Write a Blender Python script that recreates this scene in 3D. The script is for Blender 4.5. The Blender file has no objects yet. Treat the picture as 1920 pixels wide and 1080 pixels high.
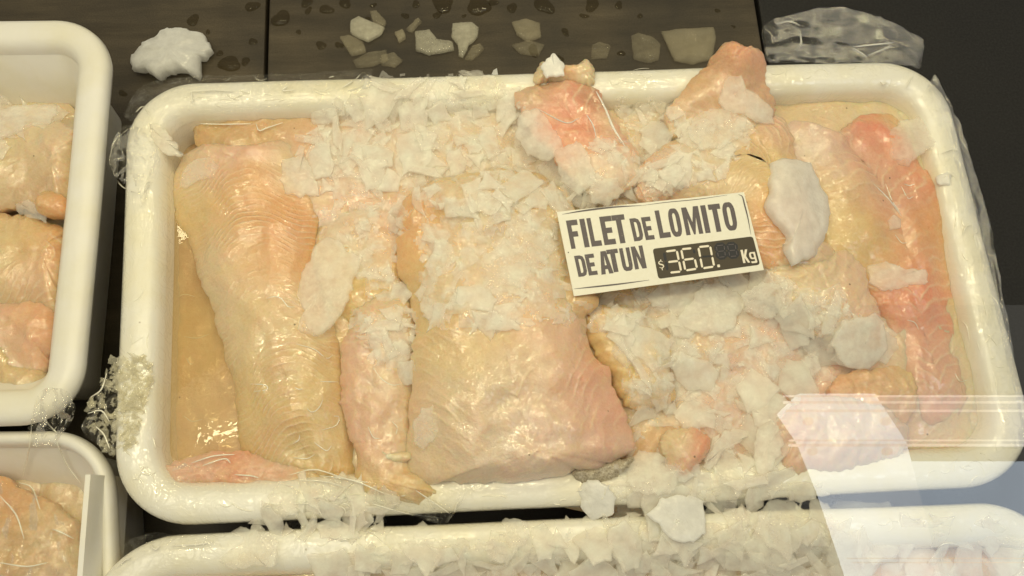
import bpy, bmesh, math, random
import numpy as np
from mathutils import Vector, Matrix, noise
from mathutils.bvhtree import BVHTree

R_ = random.Random(7)
sc = bpy.context.scene
COL = sc.collection
S = 0.01                                   # everything below is written in centimetres

# ------------------------------------------------------------------ camera
CAM = np.array([-4.7412, -10.9782, 42.9278]); RX, RY, RZ = 0.2762, -0.0366, -0.0586
FPX = 1500.0
def rotm(rx, ry, rz):
    c, s = math.cos, math.sin
    X = np.array([[1,0,0],[0,c(rx),-s(rx)],[0,s(rx),c(rx)]])
    Y = np.array([[c(ry),0,s(ry)],[0,1,0],[-s(ry),0,c(ry)]])
    Z = np.array([[c(rz),-s(rz),0],[s(rz),c(rz),0],[0,0,1]])
    return Z @ Y @ X
CM = rotm(RX, RY, RZ)
cd = bpy.data.cameras.new('camera'); cam = bpy.data.objects.new('camera', cd); COL.objects.link(cam)
cd.sensor_width = 36; cd.lens = 36 * FPX / 1920; cd.clip_start = 0.01; cd.clip_end = 50
cam.location = Vector(CAM * S); cam.rotation_mode = 'XYZ'; cam.rotation_euler = (RX, RY, RZ)
sc.camera = cam
def ray(px, py):
    d = CM @ np.array([(px-960)/FPX, -(py-540)/FPX, -1.0]); return d
def P(px, py, z):
    """point of the place at height z (cm) on the sight line of a photo pixel"""
    d = ray(px, py); t = (z - CAM[2]) / d[2]; q = CAM + d*t
    return np.array([q[0], q[1], z])

# ------------------------------------------------------------------ world, lamps, exposure
w = bpy.data.worlds.new('World'); sc.world = w; w.use_nodes = True
bg = w.node_tree.nodes['Background']
bg.inputs[0].default_value = (0.95, 0.91, 0.80, 1); bg.inputs[1].default_value = 0.40
def area(name, loc, tgt, sx, sy, power, color):
    l = bpy.data.lights.new(name, 'AREA'); l.shape = 'RECTANGLE'; l.size = sx*S; l.size_y = sy*S
    l.energy = power; l.color = color
    o = bpy.data.objects.new(name, l); COL.objects.link(o)
    o.location = Vector(loc)*S
    o.rotation_euler = (Vector(tgt)-Vector(loc)).to_track_quat('-Z', 'Y').to_euler()
    return o
area('display_case_lamp', (-4, 26, 52), (0, 0, 5), 70, 1.2, 1.05, (1.0, 0.88, 0.50))
area('display_case_lamp', (-2, 7, 62), (0, -2, 5), 70, 1.2, 1.6, (1.0, 0.89, 0.53))
area('shop_lamp', (-30, -18, 95), (0, 0, 5), 70, 40, 2.0, (1.0, 0.93, 0.70))
sc.view_settings.view_transform = 'Standard'; sc.view_settings.look = 'None'
sc.view_settings.exposure = -0.22; sc.view_settings.gamma = 1.0
sc.cycles.transparent_max_bounces = 24; sc.cycles.max_bounces = 8
sc.cycles.caustics_reflective = False; sc.cycles.caustics_refractive = False

# ------------------------------------------------------------------ materials
def lin(r, g, b):
    f = lambda c: (c/255/12.92 if c/255 <= .04045 else ((c/255+.055)/1.055)**2.4)
    return (f(r), f(g), f(b), 1)
class NT:
    def __init__(s, name):
        s.m = bpy.data.materials.new(name); s.m.use_nodes = True; s.t = s.m.node_tree
        s.t.nodes.clear(); s.out = s.n('ShaderNodeOutputMaterial')
    def n(s, typ, ins=None, **kw):
        nd = s.t.nodes.new(typ)
        for k, v in kw.items(): setattr(nd, k, v)
        for k, v in (ins or {}).items():
            if isinstance(v, bpy.types.NodeSocket): s.t.links.new(v, nd.inputs[k])
            else: nd.inputs[k].default_value = v
        return nd
    def coord(s, scale=100, kind='Object', vec=None):
        c = s.n('ShaderNodeTexCoord'); 
        sv = vec or (scale,)*3
        return s.n('ShaderNodeMapping', {'Vector': c.outputs[kind], 'Scale': sv}).outputs[0]
    def noise(s, v, scale, detail=4, rough=.55, dist=0):
        return s.n('ShaderNodeTexNoise', {'Vector': v, 'Scale': scale, 'Detail': detail, 'Roughness': rough, 'Distortion': dist})
    def ramp(s, f, stops):
        r = s.n('ShaderNodeValToRGB', {'Fac': f}); e = r.color_ramp.elements
        e[0].position, e[0].color = stops[0]; e[1].position, e[1].color = stops[-1]
        for p, c in stops[1:-1]: x = e.new(p); x.color = c
        return r.outputs[0]
    def math(s, op, a, b=0.0, c=None):
        i = {0: a, 1: b}
        if c is not None: i[2] = c
        return s.n('ShaderNodeMath', i, operation=op).outputs[0]
    def mix(s, f, a, b, mode='MIX'):
        m = s.n('ShaderNodeMix', data_type='RGBA', blend_type=mode)
        for idx, v in ((0, f), (6, a), (7, b)):
            if isinstance(v, bpy.types.NodeSocket): s.t.links.new(v, m.inputs[idx])
            else: m.inputs[idx].default_value = v
        return m.outputs[2]
    def bump(s, h, st, dist, nrm=None):
        i = {'Height': h, 'Strength': st, 'Distance': dist*S}
        if nrm: i['Normal'] = nrm
        return s.n('ShaderNodeBump', i).outputs[0]
    def pr(s, **kw):
        names = {'base':'Base Color','rough':'Roughness','sss':'Subsurface Weight','rad':'Subsurface Radius','ss':'Subsurface Scale',
                 'coat':'Coat Weight','crough':'Coat Roughness','cn':'Coat Normal','nrm':'Normal','spec':'Specular IOR Level','tr':'Transmission Weight',
                 'ior':'IOR','em':'Emission Color','es':'Emission Strength','alpha':'Alpha','metal':'Metallic','sheen':'Sheen Weight','cior':'Coat IOR'}
        return s.n('ShaderNodeBsdfPrincipled', {names[k]: v for k, v in kw.items()}).outputs[0]
    def done(s, sh): s.t.links.new(sh, s.out.inputs[0]); return s.m
g4 = lambda v: (v, v, v, 1)

def flesh_mat(name, freq=9.5, fstr=1.1, wet=1.0, film=0.0):
    t = NT(name); co = t.coord()
    at = t.n('ShaderNodeAttribute', attribute_name='Col').outputs['Color']
    fb = t.n('ShaderNodeAttribute', attribute_name='fib').outputs['Fac']
    n1 = t.noise(co, .9, 5).outputs[0]; n2 = t.noise(co, 4.5, 5, .65).outputs[0]
    ph = t.math('ADD', t.math('MULTIPLY', fb, freq), t.math('MULTIPLY', n1, 8.0))
    wv = t.math('SINE', ph); wv01 = t.math('MULTIPLY_ADD', wv, .5, .5)
    thin = t.math('POWER', wv01, 6.0)
    mask = t.ramp(t.noise(co, .45, 4, .65).outputs[0], [(.44, g4(0)), (.66, g4(1))])
    lines = t.math('MULTIPLY', thin, mask)
    c = t.mix(t.math('MULTIPLY', lines, min(.9, .55*fstr)), at, (.86, .74, .54, 1))
    c = t.mix(t.ramp(n1, [(.35, g4(0)), (.7, g4(.35))]), c, t.mix(1, c, (1.0, .80, .62, 1), 'MULTIPLY'))
    c = t.mix(t.ramp(n2, [(.45, g4(0)), (.75, g4(.22))]), c, (.82, .70, .50, 1))
    c = t.mix(1, c, (.92, .915, .88, 1), 'MULTIPLY')
    pk = t.noise(co, .42, 5, .6, 1.0).outputs[0]
    c = t.mix(t.ramp(pk, [(.50, g4(0)), (.72, g4(.22))]), c, (.80, .42, .30, 1))
    c = t.mix(t.ramp(pk, [(.28, g4(.4)), (.45, g4(0))]), c, (.74, .60, .30, 1))
    fine = t.noise(co, 9, 6, .7).outputs[0]
    c = t.mix(.35, c, t.mix(1, c, t.ramp(fine, [(.3, (.80, .72, .62, 1)), (.65, (1.06, 1.05, 1.03, 1))]), 'MULTIPLY'))
    sp = t.n('ShaderNodeTexVoronoi', {'Vector': co, 'Scale': .75}).outputs['Distance']
    c = t.mix(t.ramp(sp, [(.025, g4(.8)), (.045, g4(0))]), c, (.12, .06, .03, 1))
    b1 = t.bump(t.math('MULTIPLY', t.math('POWER', wv01, 3.0), mask), .55*fstr, .05)
    b2 = t.bump(n2, .5, .09, b1)
    wr = t.noise(co, 1.2, 3, .55, 1.0).outputs[0]
    rg = t.math('ABSOLUTE', t.math('SUBTRACT', wr, .5))
    b0 = t.bump(t.math('MULTIPLY', t.math('POWER', wv01, 2.0), mask), .5*fstr, .02)
    cn = t.bump(t.math('MULTIPLY', rg, -1), 1.0, .10, b0)
    cn = t.bump(t.noise(co, 4.5, 2, .5).outputs[0], .6, .014, cn)
    return t.done(t.pr(base=c, rough=t.ramp(n2, [(.3, g4(.26)), (.7, g4(.42))]), sss=.6, rad=(1.0, .42, .18), ss=.006,
                       coat=t.ramp(t.noise(co, .5, 3).outputs[0], [(.36, g4(.25*wet)), (.58, g4(1.0*wet))]), cior=1.62, crough=.06, cn=cn, nrm=b2, spec=.45))
M = {}
M['flesh'] = flesh_mat('fish_flesh')
M['flesh_smooth'] = flesh_mat('fish_flesh_smooth', 12.0, .3)
M['flesh_rib'] = flesh_mat('fish_flesh_ribbed', 20.0, 1.3)

def ice_mat(name, lo, hi, tint, rough=.38):
    t = NT(name); co = t.coord(); oi = t.n('ShaderNodeObjectInfo')
    n = t.noise(co, 1.6, 5, .6).outputs[0]; nf = t.noise(co, 11, 4, .6).outputs[0]
    c = t.mix(t.ramp(n, [(.35, g4(0)), (.65, g4(1))]), tint, tuple(min(1, x*1.12) for x in tint[:3])+(1,))
    a0 = t.math('MULTIPLY_ADD', n, (hi-lo)*1.2, lo-.1*(hi-lo))
    a1 = t.math('ADD', a0, t.math('MULTIPLY_ADD', oi.outputs['Random'], .24, -.12))
    lw = t.n('ShaderNodeLayerWeight', {'Blend': .35}).outputs['Facing']
    tk = t.n('ShaderNodeAttribute', attribute_name='thick').outputs['Fac']
    a2 = t.n('ShaderNodeClamp', {'Value': t.math('MULTIPLY', t.math('ADD', a1, t.math('MULTIPLY', lw, .3)), t.math('MULTIPLY_ADD', tk, .48, .46))}).outputs[0]
    b = t.bump(nf, .35, .035, t.bump(n, .5, .12))
    sh0 = t.pr(base=c, rough=rough, nrm=b, spec=.4, coat=1.0, cior=1.6, crough=.07, cn=t.bump(nf, .5, .02, t.bump(n, .6, .10)))
    sh1 = t.n('ShaderNodeBsdfTranslucent', {'Color': c, 'Normal': b}).outputs[0]
    sh = t.n('ShaderNodeMixShader', {0: .30, 1: sh0, 2: sh1}).outputs[0]
    return t.done(t.n('ShaderNodeMixShader', {0: a2, 1: t.n('ShaderNodeBsdfTransparent').outputs[0], 2: sh}).outputs[0])
M['ice'] = ice_mat('frosted_ice', .14, .64, (.97, .90, .82, 1))
M['ice_semi'] = ice_mat('half_melted_ice', .18, .55, (.80, .76, .60, 1), .25)
M['ice_white'] = ice_mat('dense_white_ice', .80, 1.0, (.90, .89, .86, 1), .5)
M['ice_clear'] = ice_mat('melting_clear_ice', .05, .34, (.70, .62, .42, 1), .2)

t = NT('tray_plastic'); co = t.coord()
n = t.noise(co, .35, 4).outputs[0]; nf = t.noise(co, 14, 3).outputs[0]
cr = t.noise(co, .8, 3, .5, 2.5).outputs[0]
ridge = t.math('POWER', t.math('SUBTRACT', 1.0, t.math('MULTIPLY', t.math('ABSOLUTE', t.math('SUBTRACT', cr, .5)), 9.0)), 3.0)
ridge = t.n('ShaderNodeClamp', {'Value': ridge}).outputs[0]
c = t.mix(t.ramp(n, [(.4, g4(0)), (.72, g4(1))]), (.80, .78, .70, 1), (.76, .71, .53, 1))
c = t.mix(t.ramp(t.n('ShaderNodeTexVoronoi', {'Vector': co, 'Scale': .5}).outputs['Distance'], [(.02, g4(.55)), (.035, g4(0))]), c, (.25, .18, .08, 1))
M['tray_wrapped'] = t.done(t.pr(base=c, rough=.35, nrm=t.bump(nf, .1, .02), coat=1.0, cior=1.7, crough=.05, cn=t.bump(ridge, .9, .035, t.bump(cr, .9, .07)), sss=.15, rad=(.5,.5,.4), ss=.004))
t = NT('tray_plastic_bare'); co = t.coord()
n = t.noise(co, .3, 4).outputs[0]; nf = t.noise(co, 10, 4).outputs[0]
c = t.mix(t.ramp(n, [(.4, g4(0)), (.75, g4(1))]), (.80, .78, .73, 1), (.76, .72, .57, 1))
c = t.mix(t.ramp(t.n('ShaderNodeTexVoronoi', {'Vector': co, 'Scale': .6}).outputs['Distance'], [(.02, g4(.5)), (.04, g4(0))]), c, (.3, .22, .1, 1))
M['tray_bare'] = t.done(t.pr(base=c, rough=.33, nrm=t.bump(nf, .15, .02, t.bump(n, .3, .3)), spec=.45, sss=.15, rad=(.5,.5,.4), ss=.004))

t = NT('counter_panel'); 
co = t.coord(vec=(10, 90, 100)); co2 = t.coord()
st = t.noise(co, 1.0, 8, .7).outputs[0]; bl = t.noise(co2, .16, 4).outputs[0]; gr = t.noise(co2, 12, 6, .8).outputs[0]
c = t.mix(t.ramp(st, [(.3, g4(0)), (.7, g4(1))]), (.044, .034, .020, 1), (.105, .083, .052, 1))
c = t.mix(t.ramp(bl, [(.35, g4(0)), (.7, g4(.8))]), c, (.030, .026, .020, 1))
c = t.mix(.6, c, t.mix(1, c, t.ramp(gr, [(.3, g4(.35)), (.7, g4(1.7))]), 'MULTIPLY'))
M['counter'] = t.done(t.pr(base=c, rough=t.ramp(gr, [(.3, g4(.32)), (.7, g4(.55))]), nrm=t.bump(st, .3, .03, t.bump(gr, .25, .02)), spec=.35))
t = NT('black_counter_panel'); co2 = t.coord(); gr = t.noise(co2, 7, 6, .75).outputs[0]; bl = t.noise(co2, .3, 4).outputs[0]
c = t.mix(t.ramp(gr, [(.35, g4(0)), (.7, g4(1))]), (.011, .010, .009, 1), (.026, .025, .023, 1))
M['counter_black'] = t.done(t.pr(base=c, rough=t.ramp(bl, [(.4, g4(.45)), (.7, g4(.6))]), nrm=t.bump(gr, .2, .02), spec=.3))
t = NT('dark_gap'); M['gap'] = t.done(t.pr(base=(.035, .028, .018, 1), rough=.8))

t = NT('water'); M['water'] = t.done(t.n('ShaderNodeMixShader', {0: .22, 1: t.n('ShaderNodeBsdfTransparent', {'Color': (.80, .76, .66, 1)}).outputs[0],
     2: t.pr(base=(.06, .05, .03, 1), rough=.05, spec=.6)}).outputs[0])

def film_mat(name, haze):
    t = NT(name); co = t.coord()
    n = t.noise(co, .9, 7, .62, 2.0).outputs[0]
    r = t.math('ABSOLUTE', t.math('SUBTRACT', n, .5))
    nb = t.bump(t.math('MULTIPLY', r, -1), .8, .35)
    fr = t.n('ShaderNodeFresnel', {'IOR': 1.45}).outputs[0]
    gl = t.n('ShaderNodeBsdfGlossy', {'Color': (1, .97, .88, 1), 'Roughness': .07, 'Normal': nb}).outputs[0]
    df = t.n('ShaderNodeMixShader', {0: .5, 1: t.pr(base=(.85, .83, .74, 1), rough=.3, nrm=nb), 2: t.n('ShaderNodeBsdfTranslucent', {'Color': (.85, .83, .74, 1)}).outputs[0]}).outputs[0]
    streak = t.ramp(t.noise(co, 1.6, 7, .6, 2.5).outputs[0], [(.48, g4(haze*.12)), (.62, g4(haze)), (.74, g4(min(1, haze*2.6)))])
    a = t.n('ShaderNodeMixShader', {0: streak, 1: t.n('ShaderNodeBsdfTransparent', {'Color': (.99, .985, .97, 1)}).outputs[0], 2: df}).outputs[0]
    f2 = t.math('MULTIPLY', fr, .4)
    return t.done(t.n('ShaderNodeMixShader', {0: f2, 1: a, 2: gl}).outputs[0])
M['film'] = film_mat('cling_film', .085)
M['film_hazy'] = film_mat('crumpled_cling_film', .14)
t = NT('film_crease_glint'); M['crease'] = t.done(t.pr(base=(.85, .82, .70, 1), rough=.12, spec=.8, coat=1, crough=.05))  # pale base stands in for the highlights along film folds

t = NT('card_paper'); co = t.coord(); n = t.noise(co, 5, 5).outputs[0]
M['card'] = t.done(t.pr(base=t.mix(t.ramp(n, [(.4, g4(0)), (.75, g4(.5))]), (.80, .78, .68, 1), (.74, .71, .58, 1)), rough=.45, nrm=t.bump(n, .1, .02)))
def ink(name, a, b, sc_=9):
    t = NT(name); co = t.coord(); n = t.noise(co, sc_, 6, .75).outputs[0]
    return t.done(t.pr(base=t.mix(t.ramp(n, [(.60, g4(0)), (.70, g4(1))]), a, b), rough=.5))
M['ink_grey'] = ink('grey_print', (.095, .078, .085, 1), (.30, .27, .25, 1))
M['ink_brown'] = ink('dark_brown_print', (.045, .032, .014, 1), (.065, .045, .02, 1))
M['ink_cream'] = ink('cream_print', (.80, .74, .62, 1), (.70, .63, .5, 1))
M['ink_black'] = ink('black_marker', (.006, .006, .010, 1), (.05, .045, .06, 1), 16)
t = NT('silver_skin'); co = t.coord(); n = t.noise(co, 12, 6, .8).outputs[0]
M['skin'] = t.done(t.pr(base=t.ramp(n, [(.3, (.09, .07, .05, 1)), (.5, (.38, .32, .22, 1)), (.7, (.62, .58, .46, 1))]), rough=.4, nrm=t.bump(n, .6, .06), coat=.6, crough=.15))

# ------------------------------------------------------------------ object helpers
def tag(o, label=None, cat=None, group=None, kind=None):
    for k, v in (('label', label), ('category', cat), ('group', group), ('kind', kind)):
        if v: o[k] = v
    return o
def empty(name, loc):
    o = bpy.data.objects.new(name, None); COL.objects.link(o); o.location = Vector(loc)*S; o.empty_display_size = .02
    return o
def mesh(name, V, F, mat, parent=None, origin=None, smooth=True, mats=None):
    """V in cm, place coordinates"""
    V = np.asarray(V, float)
    if parent is not None: org = np.array(parent.location)/S
    else: org = np.array(origin) if origin is not None else V.mean(0)*np.array([1, 1, 0]) + np.array([0, 0, V[:, 2].min()])
    me = bpy.data.meshes.new(name); me.from_pydata(((V-org)*S).tolist(), [], [list(map(int, f)) for f in F]); me.materials.append(mat)
    me.validate()
    if smooth: me.polygons.foreach_set('use_smooth', [True]*len(me.polygons))
    me.update()
    o = bpy.data.objects.new(name, me); COL.objects.link(o)
    if parent is not None: o.parent = parent
    else: o.location = Vector(org*S)
    return o
def cr_closed(pts, n):
    pts = np.array(pts, float); m = len(pts); out = []
    seg = np.linalg.norm(np.roll(pts, -1, 0)-pts, axis=1); cnt = np.maximum(2, np.round(seg/seg.sum()*n).astype(int))
    for i in range(m):
        p0, p1, p2, p3 = pts[i-1], pts[i], pts[(i+1) % m], pts[(i+2) % m]
        for k in range(cnt[i]):
            t = k/cnt[i]
            out.append(.5*((2*p1)+(-p0+p2)*t+(2*p0-5*p1+4*p2-p3)*t*t+(-p0+3*p1-3*p2+p3)*t**3))
    return np.array(out)
def cr_open(pts, n):
    pts = np.array(pts, float); P_ = np.vstack([2*pts[0]-pts[1], pts, 2*pts[-1]-pts[-2]]); out = []
    m = len(pts)-1
    for j in range(n):
        u = j/(n-1)*m; i = min(int(u), m-1); t = u-i
        p0, p1, p2, p3 = P_[i:i+4]
        out.append(.5*((2*p1)+(-p0+p2)*t+(2*p0-5*p1+4*p2-p3)*t*t+(-p0+3*p1-3*p2+p3)*t**3))
    return np.array(out)
def nz(x, y, z=0., sc_=1.): return noise.noise(Vector((x*sc_, y*sc_, z*sc_)))
def fbm(x, y, z=0., o=4): return noise.fractal(Vector((x, y, z)), 1.0, 2.1, o)
def tube(path, r, n=6, taper=True):
    path = np.array(path, float); V = []; F = []; m = len(path)
    for i, p in enumerate(path):
        tn = path[min(i+1, m-1)]-path[max(i-1, 0)]; tn /= np.linalg.norm(tn)+1e-9
        a = np.cross(tn, [0, 0, 1]); a /= np.linalg.norm(a)+1e-9; b = np.cross(a, tn)
        rr = r*(math.sin(math.pi*(i+.6)/(m+.2))**.6 if taper else 1)
        for k in range(n):
            th = 2*math.pi*k/n; V.append(p+rr*(a*math.cos(th)+b*math.sin(th)))
    for i in range(m-1):
        for k in range(n):
            F.append((i*n+k, i*n+(k+1) % n, (i+1)*n+(k+1) % n, (i+1)*n+k))
    return V, F

SURF = []     # meshes that later things rest on (BVH)
# ------------------------------------------------------------------ counter
def slab(x0, x1, y0, y1, z0, z1, b=.12):
    V = []; F = []
    for (d, z) in ((0, z0), (0, z1-b), (b*.3, z1-b*.3), (b, z1)):
        V += [(x0+d, y0+d, z), (x1-d, y0+d, z), (x1-d, y1-d, z), (x0+d, y1-d, z)]
    for l in range(3):
        for k in range(4): F.append((l*4+k, l*4+(k+1) % 4, (l+1)*4+(k+1) % 4, (l+1)*4+k))
    F.append((12, 13, 14, 15)); F.append((3, 2, 1, 0)); return V, F
sA = P(499, 100, 0)[0]; sB = P(1428, 60, 0)[0]; sl = (P(1428, 0, 0)[0]-P(1428, 110, 0)[0])
base = mesh('counter_base', *slab(-75, 75, -50, 50, -3, -1.0), M['gap'], smooth=False); tag(base, kind='structure')
for nm, x0, x1, mt in (('counter', -75, sA-.10, 'counter'), ('counter', sA+.10, sB-.12, 'counter'), ('counter', sB+.12, 75, 'counter_black')):
    o = mesh(nm, *slab(x0, x1, -50, 50, -1.0, 0), M[mt], smooth=False); tag(o, kind='structure'); SURF.append(o)

# ------------------------------------------------------------------ trays
def rr_ring(quad, rad, d, nseg=14, nedge=40):
    pts = []; q = [np.array(p[:2], float) for p in quad]; n = 4
    cx = sum(q)/4
    area2 = sum(q[i][0]*q[(i+1) % 4][1]-q[(i+1) % 4][0]*q[i][1] for i in range(4)); sgn = 1 if area2 > 0 else -1
    ends = []
    for i in range(4):
        e1 = q[i]-q[i-1]; e1 /= np.linalg.norm(e1); e2 = q[(i+1) % 4]-q[i]; e2 /= np.linalg.norm(e2)
        n1 = sgn*np.array([e1[1], -e1[0]]); n2 = sgn*np.array([e2[1], -e2[0]])       # outward normals
        bis = -(n1+n2); bis /= np.linalg.norm(bis); cs = -np.dot(bis, n1)
        r = rad[i]; c = q[i]+bis*(r/cs)
        a1 = math.atan2(n1[1], n1[0]); a2 = math.atan2(n2[1], n2[0])
        da = (a2-a1+math.pi) % (2*math.pi)-math.pi
        rr = max(r-d, .05+.02*i)
        cc = c + bis*max(0, d-(r-.05))*1.2 if d > r-.05 else c
        ends.append([cc+rr*np.array([math.cos(a1+da*k/nseg), math.sin(a1+da*k/nseg)]) for k in range(nseg+1)])
    for i in range(4):
        pts += ends[i]; a = ends[i][-1]; b = ends[(i+1) % 4][0]
        pts += [a+(b-a)*k/nedge for k in range(1, nedge)]
    return np.array(pts)
def sweep(quad, rad, prof, wob=.0, seed=0):
    V = []; F = []
    for (d, z) in prof:
        for p in rr_ring(quad, rad, d):
            w1 = wob*nz(p[0], p[1], seed, .12)
            V.append((p[0]+w1, p[1]+wob*nz(p[1], p[0], seed+5, .12), z+.4*w1))
    n = len(V)//len(prof)
    for l in range(len(prof)-1):
        for k in range(n): F.append((l*n+k, l*n+(k+1) % n, (l+1)*n+(k+1) % n, (l+1)*n+k))
    return V, F, n
def make_tray(label, quadpx, z, rad, mat, rimw=2.0, wob=.06, seed=0, zbase=0, wallmat=None, sl=0.):
    quad = [P(px, py, z) for px, py in quadpx]
    c = sum(quad)/4
    root = empty('food_tray', (c[0], c[1], zbase)); tag(root, label, 'tray', 'white plastic food trays')
    k = rimw/2.0
    pr = [(.75*k, z-.75), (.35*k, z-1.0), (.08, z-.9), (0, z-.6), (.06*k, z-.32), (.22*k, z-.13), (.45*k, z-.03), (.75*k, z), (1.1*k, z-.01), (1.4*k, z-.09), (1.65*k, z-.25), (1.82*k, z-.5), (1.92*k, z-.85)]
    V, F, n = sweep(quad, rad, pr, wob, seed)
    rim = mesh('rim', V, F, M[mat], root)
    zb = zbase+.3
    pr = [(1.92*k, z-.85), (2.05*k+.4*sl, z-1.6), (2.3*k+1.1*sl, (z+zb)/2), (2.6*k+1.8*sl, zb+.8), (3.0*k+2*sl, zb+.15), (3.4*k+2.1*sl, zb)]
    V, F, n = sweep(quad, rad, pr, wob, seed)
    cc = len(V); V.append((c[0], c[1], zb)); L = (len(pr)-1)*n
    for i in range(n): F.append((L+i, L+(i+1) % n, cc))
    # outer skin of the basin
    pr2 = [(.75*k, z-.75), (1.5*k, z-1.2), (1.75*k, z-1.9), (2.2*k, zbase+.6), (2.6*k, zbase+.02)]
    V2, F2, n = sweep(quad, rad, pr2, wob, seed); o_ = len(V)
    V += V2; F += [tuple(a+o_ for a in reversed(f)) for f in F2]
    bs = mesh('basin', V, F, M[wallmat or mat], root)
    SURF.extend([rim, bs]); return root, quad
Z0 = 6.5
make_tray('large cling-wrapped white tray heaped with fish fillets, under the price card', [(233, 153), (1765, 106), (1972, 910), (206, 992)], Z0, (3.3, 3.4, 3.6, 3.6), 'tray_wrapped', 1.95, .10, 3)
make_tray('white tray with a bare glossy rim at the upper left, fillets low inside', [(-900, 40), (209, 29), (140, 792), (-1000, 830)], Z0+.35, (3.3, 3.0, 2.6, 3.3), 'tray_bare', 1.75, .04, 7, sl=1.0)
make_tray('thin-edged white tray in the lower left corner holding wrapped fish', [(-900, 812), (202, 806), (232, 1500), (-900, 1560)], Z0-.6, (3, 3.2, 3, 3), 'tray_bare', .75, .05, 11, sl=1.5)
make_tray('white tray along the bottom edge covered with crushed ice', [(160, 1012), (1985, 936), (2140, 1700), (100, 1750)], Z0, (3.6, 3.4, 3, 3), 'tray_wrapped', 1.95, .10, 17)

# ------------------------------------------------------------------ fish fillets
def fillet(label, outline, spine, ze, dome, cols, mat='flesh', tilt=None, rag=.16, chev=.8, lump=.24, thick=.9, name='fish_fillet', group='raw fish fillets', zpts=None, N=170, K=22, parent=None, pw=2.4, cat='fillet'):
    """outline/spine in photo pixels lying at height ze (or zpts=[(px,py,z)])"""
    if zpts:
        Z = [(P(a, b, c)[:2], c) for a, b, c in zpts]
    def zb(p):
        if not zpts: return ze
        ws = [1/(.3+((p[0]-q[0])**2+(p[1]-q[1])**2))**1.3 for q, _ in Z]
        return sum(w_*z for w_, (_, z) in zip(ws, Z))/sum(ws)
    def PP(a, b):
        z = ze
        for _ in range(3): z = zb(P(a, b, z)[:2])
        return P(a, b, z)[:2]
    B = cr_closed([PP(a, b) for a, b in outline], N); sp = cr_open([PP(a, b) for a, b in spine], 60)
    seed = (hash(label) if False else sum(map(ord, label))) % 97
    nb = len(B)
    nrm = np.roll(B, -1, 0)-np.roll(B, 1, 0); nrm = np.stack([nrm[:, 1], -nrm[:, 0]], 1)/(np.linalg.norm(nrm, axis=1)[:, None]+1e-9)
    for i in range(nb):
        B[i] += nrm[i]*(rag*1.6*fbm(B[i][0]*.9, B[i][1]*.9, seed)+rag*.6*fbm(B[i][0]*4, B[i][1]*4, seed))
    D = np.linalg.norm(B[:, None]-sp[None], axis=2); idx = D.argmin(1).astype(float)
    sm = idx.copy()
    for _ in range(6): sm = (np.roll(sm, 1)+sm*2+np.roll(sm, -1))/4
    arc = np.concatenate([[0], np.cumsum(np.linalg.norm(np.diff(sp, axis=0), axis=1))])
    V = []; fib = []; tt = []
    ts = [1-(1-k/(K-1))**1.5 for k in range(K)]
    for t in ts:
        for i in range(nb):
            f = sm[i]; a = int(f); a2 = min(a+1, 59); s = sp[a]+(sp[a2]-sp[a])*(f-a)
            p = s+(B[i]-s)*t
            h = .85*dome*(1-t**pw)**.85
            h += 1.25*lump*fbm(p[0]*.4, p[1]*.4, seed)*(1-t*.5) + .10*abs(fbm(p[0]*.9+seed, p[1]*.9, 3, 3))*(1-t**4) + lump*.35*fbm(p[0]*1.2, p[1]*1.2, seed+9)*(1-t**6) + .03*fbm(p[0]*4, p[1]*4, seed)
            al = arc[a]+(arc[a2]-arc[a])*(f-a)
            dd = np.linalg.norm(p-s)
            fb = al+chev*dd+.25*math.sin(dd*2.2)
            V.append((p[0], p[1], zb(p)+h)); fib.append(fb)
    top = len(V)
    for (sc_, dz) in ((1.0, -.25), (.985, -.6), (.9, -thick)):
        for i in range(nb):
            f = sm[i]; a = int(f); s = sp[a]; p = s+(B[i]-s)*sc_
            V.append((p[0], p[1], zb(p)+dz)); fib.append(fib[(K-1)*nb+i])
    F = []
    L = K+3
    for l in range(L-1):
        for k in range(nb): F.append((l*nb+k, l*nb+(k+1) % nb, (l+1)*nb+(k+1) % nb, (l+1)*nb+k))
    # orientation: make the top face up
    a2 = sum(B[i][0]*B[(i+1) % nb][1]-B[(i+1) % nb][0]*B[i][1] for i in range(nb))
    if a2 > 0: F = [tuple(reversed(f)) for f in F]
    bot = tuple((L-1)*nb+k for k in range(nb)); F.append(bot if a2 < 0 else tuple(reversed(bot)))
    o = mesh(name, V, F, M[mat], parent)
    if parent is None: tag(o, label, cat, group)
    me = o.data
    C = [(P(px, py, ze)[:2], np.array(c[:3], float), r) for px, py, r, c in [(x[0], x[1], x[2], x[3]) for x in cols]]
    buf = []
    for v in V:
        x = v[0]+.6*nz(v[0], v[1], 3, .5); y = v[1]+.6*nz(v[1], v[0], 8, .5)
        ws = [math.exp(-((x-q[0])**2+(y-q[1])**2)/(2*(r/39.)**2))+1e-5/(.1+((x-q[0])**2+(y-q[1])**2)) for q, _, r in C]
        c = sum(w_*k[1] for w_, k in zip(ws, C))/sum(ws)
        c = c*.88+np.array([.84, .72, .60])*.12
        buf += [c[0], c[1], c[2], 1.0]
    ca = me.attributes.new('Col', 'FLOAT_COLOR', 'POINT'); ca.data.foreach_set('color', buf)
    fa = me.attributes.new('fib', 'FLOAT', 'POINT'); fa.data.foreach_set('value', fib)
    SURF.append(o); return o
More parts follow.
